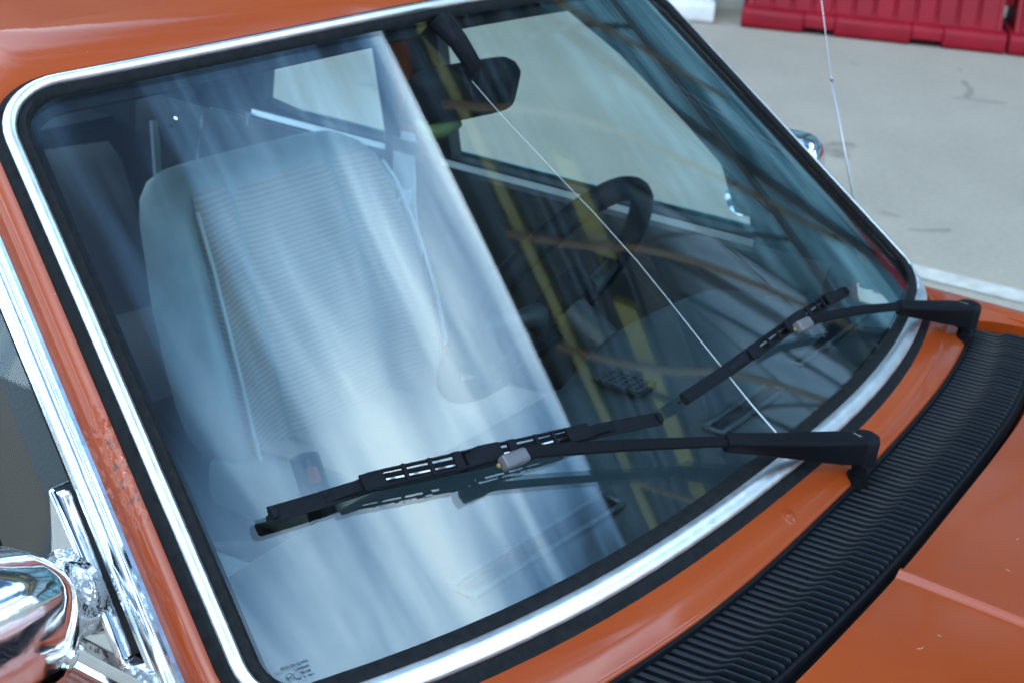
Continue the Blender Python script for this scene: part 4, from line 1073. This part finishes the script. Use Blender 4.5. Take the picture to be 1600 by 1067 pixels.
# ---- seats
def superloop(cx, cy, hw, hd, z, bol, n=44, e=.55, side=1):
    out = []
    for k in range(n):
        an = 2*math.pi*k/n; c_, s_ = math.cos(an), math.sin(an)
        x = hw*abs(c_)**e*(1 if c_ > 0 else -1); y = hd*abs(s_)**e*(1 if s_ > 0 else -1)
        if s_ < 0:   # front face: bolsters reach forward at the edges
            t_ = abs(x)/hw
            y -= bol*max(0, (t_-.62)/.38)**1.3*(1 if t_ < .97 else .8)
        out.append(Vector((cx+x, cy+y, z)))
    return out
def make_seat(cx, yj, label):
    lean = .30
    HS = .82
    prof = [(-.08, .225, .055, .030), (.0, .262, .060, .045), (.06, .268, .062, .052), (.14, .268, .062, .055), (.24, .264, .060, .052), (.32, .255, .056, .046), (.37, .250, .054, .038), (.41, .240, .050, .026), (.435, .222, .044, .012), (.450, .196, .030, .0), (.454, .12, .012, .0)]
    zj = GZ-.315
    rings = [superloop(cx, yj+.06+lean*h, hw, hd, zj+h*HS, bo) for h, hw, hd, bo in prof]
    b = MB(); b.loft(rings); back = b.build('front_seat', VINYL, car, smooth=True); part(back, label)
    # fabric centre panel, proud of the shell
    P = []
    for i in range(25):
        h = -.02+.462*i/24; hw = interp([(q[0], q[1]) for q in prof], h)*.87; hd = interp([(q[0], q[2]) for q in prof], h); bo = interp([(q[0], q[3]) for q in prof], h)
        row = []
        for j in range(19):
            t_ = -1+2*j/18
            x = hw*t_; tt_ = abs(t_)*.87
            yf = yj+.06+lean*h-hd-bo*max(0, (tt_-.62)/.38)**1.3-.005
            yf += .008*math.exp(-((tt_-.50)/.05)**2)        # seam groove
            if abs(t_) > .96: yf += .006
            if h > .42: yf += (h-.42)*.9
            row.append(Vector((cx+x, yf, zj+h*HS)))
        P.append(row)
    slab('backrest_fabric', P, .012, FAB, back, up=Vector((0, -1, 0)))
    for sg in (-1, 1):
        b = MB(); pts = []
        for i in range(22):
            h = -.02+.43*i/21; hw = interp([(q[0], q[1]) for q in prof], h); hd = interp([(q[0], q[2]) for q in prof], h); bo = interp([(q[0], q[3]) for q in prof], h)
            t_ = .90; pts.append((cx+sg*hw*t_, yj+.06+lean*h-hd-bo*((t_-.62)/.38)**1.3-.006, zj+h*HS))
        b.tube(pts, .0032, 6); b.build('piping', PIPING, back, smooth=True)
    # cushion
    rings = []
    for y, hw, z0, z1 in ((yj-.50, .21, -.075, -.045), (yj-.49, .235, -.11, -.012), (yj-.45, .25, -.12, .010), (yj-.36, .26, -.12, .016), (yj-.20, .262, -.12, .004), (yj-.05, .262, -.12, -.010), (yj+.04, .255, -.12, -.016), (yj+.06, .24, -.10, -.04)):
        ring = []
        for k in range(40):
            an = 2*math.pi*k/40; c_, s_ = math.cos(an), math.sin(an)
            x = hw*abs(c_)**.45*(1 if c_ > 0 else -1); zm = (z0+z1)/2; z = zm+(z1-z0)/2*abs(s_)**.5*(1 if s_ > 0 else -1)
            if s_ > 0: z += .024*max(0, (abs(x)/hw-.6)/.4)*(1 if abs(x)/hw < .95 else .7)
            ring.append(Vector((cx+x, y, zj+z)))
        rings.append(ring)
    b = MB(); b.loft(rings); cu_ = b.build('seat_cushion', VINYL, back, smooth=True)
    P = []
    for i in range(19):
        y = yj-.485+.50*i/18; row = []
        zt = interp([(yj-.50, -.045), (yj-.485, -.012), (yj-.45, .010), (yj-.36, .016), (yj-.20, .004), (yj-.05, -.010), (yj+.06, -.022)], y)
        for j in range(17):
            t_ = -1+2*j/16; x = .215*t_; z = zt+.024*max(0, (abs(t_)*.82-.6)/.4)+.005-.006*math.exp(-((abs(t_)-.62)/.06)**2)
            if abs(t_) > .95: z -= .006
            row.append(Vector((cx+x, y, zj+z)))
        P.append(row)
    slab('cushion_fabric', P, .012, FABX, back)
    return back
make_seat(.378, .885, 'driver seat with pale ribbed fabric'); make_seat(-.345, .80, 'passenger seat set a little farther forward')
# belt anchor and buckle
b = MB(); b.loft([[Vector((.640, y, GZ+z)), Vector((.634, y, GZ+z)), Vector((.634, y+.045, GZ+z-.0)), Vector((.640, y+.045, GZ+z))] for y, z in ((.965, .30), (.962, .10), (.955, -.05), (.90, -.30))]); bp_ = b.build('seat_belt', PIPING, car)
b = MB(); b.box((.632, .985, GZ-.045), (.03, .05, .03)); b.tube([(.62, .965, GZ-.03), (.605, .975, GZ-.06), (.62, .995, GZ-.075)], .005, 6); b.build('belt_guide', PIPING, bp_, bevel=.003)
rotb = Matrix.Rotation(R(-25), 3, 'X')
b = MB(); b.box((.045, .66, GZ-.27), (.028, .035, .11), rotb); bk = b.build('belt_buckle', DARKTRIM, car, bevel=.005)
b = MB(); b.box((.030, .652, GZ-.235), (.006, .018, .022), rotb); b.build('release_button', mat('orange_red_button', (.30, .07, .03), rough=.4), bk, bevel=.002)
# rear bench, shelf, rear screen
P = []
for i in range(25):
    x = -.60+1.20*i/24; row = []
    for y, z in ((1.16, -.42), (1.17, -.36), (1.22, -.33), (1.40, -.345), (1.50, -.36), (1.515, -.34), (1.56, -.22), (1.62, -.10), (1.65, -.075), (1.70, -.09)):
        row.append(Vector((x, y, GZ+z-.012*(abs(x)/.6)**4)))
    P.append(row)
slab('rear_seat', P, .06, REARFAB, car)
b = MB(); b.box((0, 1.86, GZ-.06), (1.28, .36, .02)); b.build('parcel_shelf', DARKTRIM, car)
for sg in (-1, 1):
    b = MB(); b.loft([[Vector((sg*(side_x(z)-dx), y, GZ+z)) for dx, y in ((.0, ya), (.0, yb), (.05, yb), (.05, ya))] for z, ya, yb in ((-.6, 1.60, 2.6), (0, 1.50, 2.15), (.1, 1.44, 2.0), (.2, 1.38, 1.88), (.3, 1.33, 1.78), (.39, 1.26, 1.68))]); b.build('rear_quarter_pillar', PAINT, car, bevel=.004)
    b = MB(); b.loft([[Vector((sg*(side_x(z)-dx), y, GZ+z)) for dx, y in ((.052, ya), (.052, yb), (.060, yb), (.060, ya))] for z, ya, yb in ((-.6, 1.59, 2.1), (0, 1.49, 2.1), (.1, 1.43, 1.99), (.2, 1.37, 1.87), (.3, 1.32, 1.77), (.39, 1.25, 1.67))]); b.build('quarter_trim_panel', DARKTRIM, car, bevel=.003)
    b = MB(); b.loft([[Vector((sg*x, y, GZ+z)) for x, z in ((.66, .012), (.652, .012), (.652, -.002), (.66, -.002))] for y in (1.44, 1.18)]); b.build('quarter_trim_strip', CHROME_BRUSH, car)
b = MB(); b.tube([(.652, 1.345, GZ+.02), (.648, 1.345, GZ-.07)], .005, 6); b.build('window_guide', CHROME_BRUSH, car)
b = MB(); b.tube([(.645, 1.45, GZ+.0), (.645, 1.46, GZ-.09)], .005, 6); b.build('window_guide', CHROME_BRUSH, car)
b = MB(); b.loft([[Vector((.60-.0, 1.52, GZ-.02)), Vector((.585, 1.52, GZ-.02)), Vector((.585, 1.525, GZ-.02))], [Vector((.622, 1.53, GZ-.14)), Vector((.605, 1.53, GZ-.14)), Vector((.605, 1.535, GZ-.14))]]); b.build('rear_belt', PIPING, car)
P = [[Vector((x, 1.72+.36*t_, GZ+.39-.36*t_-.02*(abs(x)/.5)**2)) for x in [-.56+1.12*i/20 for i in range(21)]] for t_ in [k/8 for k in range(9)]]
slab('rear_window', P, .005, SIDEGLASS, car, up=Vector((0, .7, .7)))
# boot, rear and nose so the car is whole
P = []
for j in range(16):
    t_ = j/15; y = 2.08+.62*t_
    P.append([Vector((x, y, GZ+.03-.05*t_-.03*(abs(x)/.8)**3-.03*max(0, t_-.8)*5*.2)) for x in [-.78+1.56*i/24 for i in range(25)]])
slab('boot_lid', P, .006, PAINT, car)
for sg in (-1, 1):
    # body side below the belt, with wheel arches
    poly = [(-1.35, -.30), (-1.35, -.62)]
    def arch(cy, r_): return [(cy-r_*math.cos(t_), -.62+r_*math.sin(t_)*1.02) for t_ in [math.pi*k/14 for k in range(15)]]
    poly += arch(-.62, .36)+arch(2.05, .36)+[(2.72, -.62), (2.74, -.10), (2.70, -.02), (2.08, .015), (1.0, -.03), (1.0, -.58), (.20, -.58), (.20, -.10), (-.10, -.12), (-1.30, -.20)]
    V = []
    for xo in (0, .02):
        for y, z in poly:
            xx = .80-.03*max(0, abs(y-.6)-1.2)+(.0 if z < -.1 else -.5*(z+.1))
            V.append(Vector((sg*(xx-xo), y, GZ+z)))
    n = len(poly); F = [list(range(n)), [n+i for i in range(n)][::-1]]+[[i, (i+1) % n, n+(i+1) % n, n+i] for i in range(n)]
    link('body_side', V, F, PAINT, car, False)
b = MB(); b.box((0, -1.36, GZ-.42), (1.6, .04, .36)); b.build('nose_panel', PAINT, car, bevel=.01)
slab('nose_top', [[Vector((x, y, GZ+z-.045*(abs(x)/.8)**2.6)) for x in [-.78+1.56*i/24 for i in range(25)]] for y, z in ((-1.05, -.122), (-1.15, -.128), (-1.28, -.145), (-1.36, -.18), (-1.38, -.24))], .02, PAINT, car)
b = MB(); b.box((0, -1.385, GZ-.36), (1.0, .02, .16)); gr_ = b.build('front_grille', PLASTIC, car, bevel=.004)
for k in range(6): 
    b = MB(); b.box((0, -1.40, GZ-.43+.027*k), (1.0, .012, .006)); b.build('grille_bar', CHROME, gr_)
for sg in (-1, 1):
    b = MB(); b.tube([(sg*.62, -1.37, GZ-.36), (sg*.62, -1.41, GZ-.36), (sg*.62, -1.42, GZ-.36)], [.09, .09, .07], 24); hl = b.build('headlight', LAMP, car, smooth=True, autosmooth=40)
    b = MB(); b.box((sg*.70, 2.745, GZ-.25), (.18, .03, .14)); b.build('tail_lamp', REDLENS, car, bevel=.01)
    for cy in (-.62, 2.05):
        b = MB(); cyv = Vector((sg*.70, cy, .31))
        prof_ = [(-.085, .20), (-.09, .27), (-.075, .305), (.075, .305), (.09, .27), (.085, .20)]
        rings = [[cyv+Vector((x, rr*math.cos(t_), rr*math.sin(t_))) for x, rr in prof_] for t_ in [2*math.pi*k/40 for k in range(41)]]
        b.loft(rings, True, False); wh = b.build('wheel', TYRE, car, smooth=True, autosmooth=45)
        b = MB(); b.tube([cyv+Vector((sg*.03, 0, 0)), cyv+Vector((sg*.06, 0, 0)), cyv+Vector((sg*.075, 0, 0)), cyv+Vector((sg*.08, 0, 0))], [.205, .205, .12, .03], 32); b.build('rim', SILVER, wh, smooth=True, autosmooth=40)
for y, nm in ((-1.46, 'front_bumper'), (2.80, 'rear_bumper')):
    b = MB(); b.box((0, y, GZ-.56), (1.62, .05, .09)); b.build(nm, CHROME, car, bevel=.015)
b = MB(); b.box((0, 2.72, GZ-.33), (1.5, .04, .56)); b.build('rear_panel', PAINT, car, bevel=.01)
b = MB(); b.box((0, .7, GZ-.72), (1.5, 3.9, .05)); b.build('underside', CARPET, car)
# aerial on the driver-side wing
b = MB(); b0 = Vector((.778, .200, GZ-.03)); b1 = Vector((.78, .31, GZ+.262)); b2_ = Vector((.795, .42, GZ+.60))
b.tube([b0, b0.lerp(b1, .5), b1], .0016, 8); AERIAL = mat('dull_aerial_steel', (.30, .31, .33), rough=.35, metal=1)
ae = b.build('aerial', AERIAL, car, smooth=True)
b = MB(); b.tube([b1, b1+(b1-b0)*.01, b2_], [.0011, .0009, .0007], 8); b.build('upper_rod', AERIAL, ae, smooth=True)
b = MB(); b.tube([b1-(b1-b0)*.02, b1+(b1-b0)*.006], .0021, 10); b.build('collar', AERIAL, ae, smooth=True)
b = MB(); b.tube([b0+Vector((0, 0, -.01)), b0+Vector((0, 0, .004)), b0+Vector((0, .003, .014))], [.014, .012, .005], 14); b.build('base_grommet', RUBBER, ae, smooth=True)
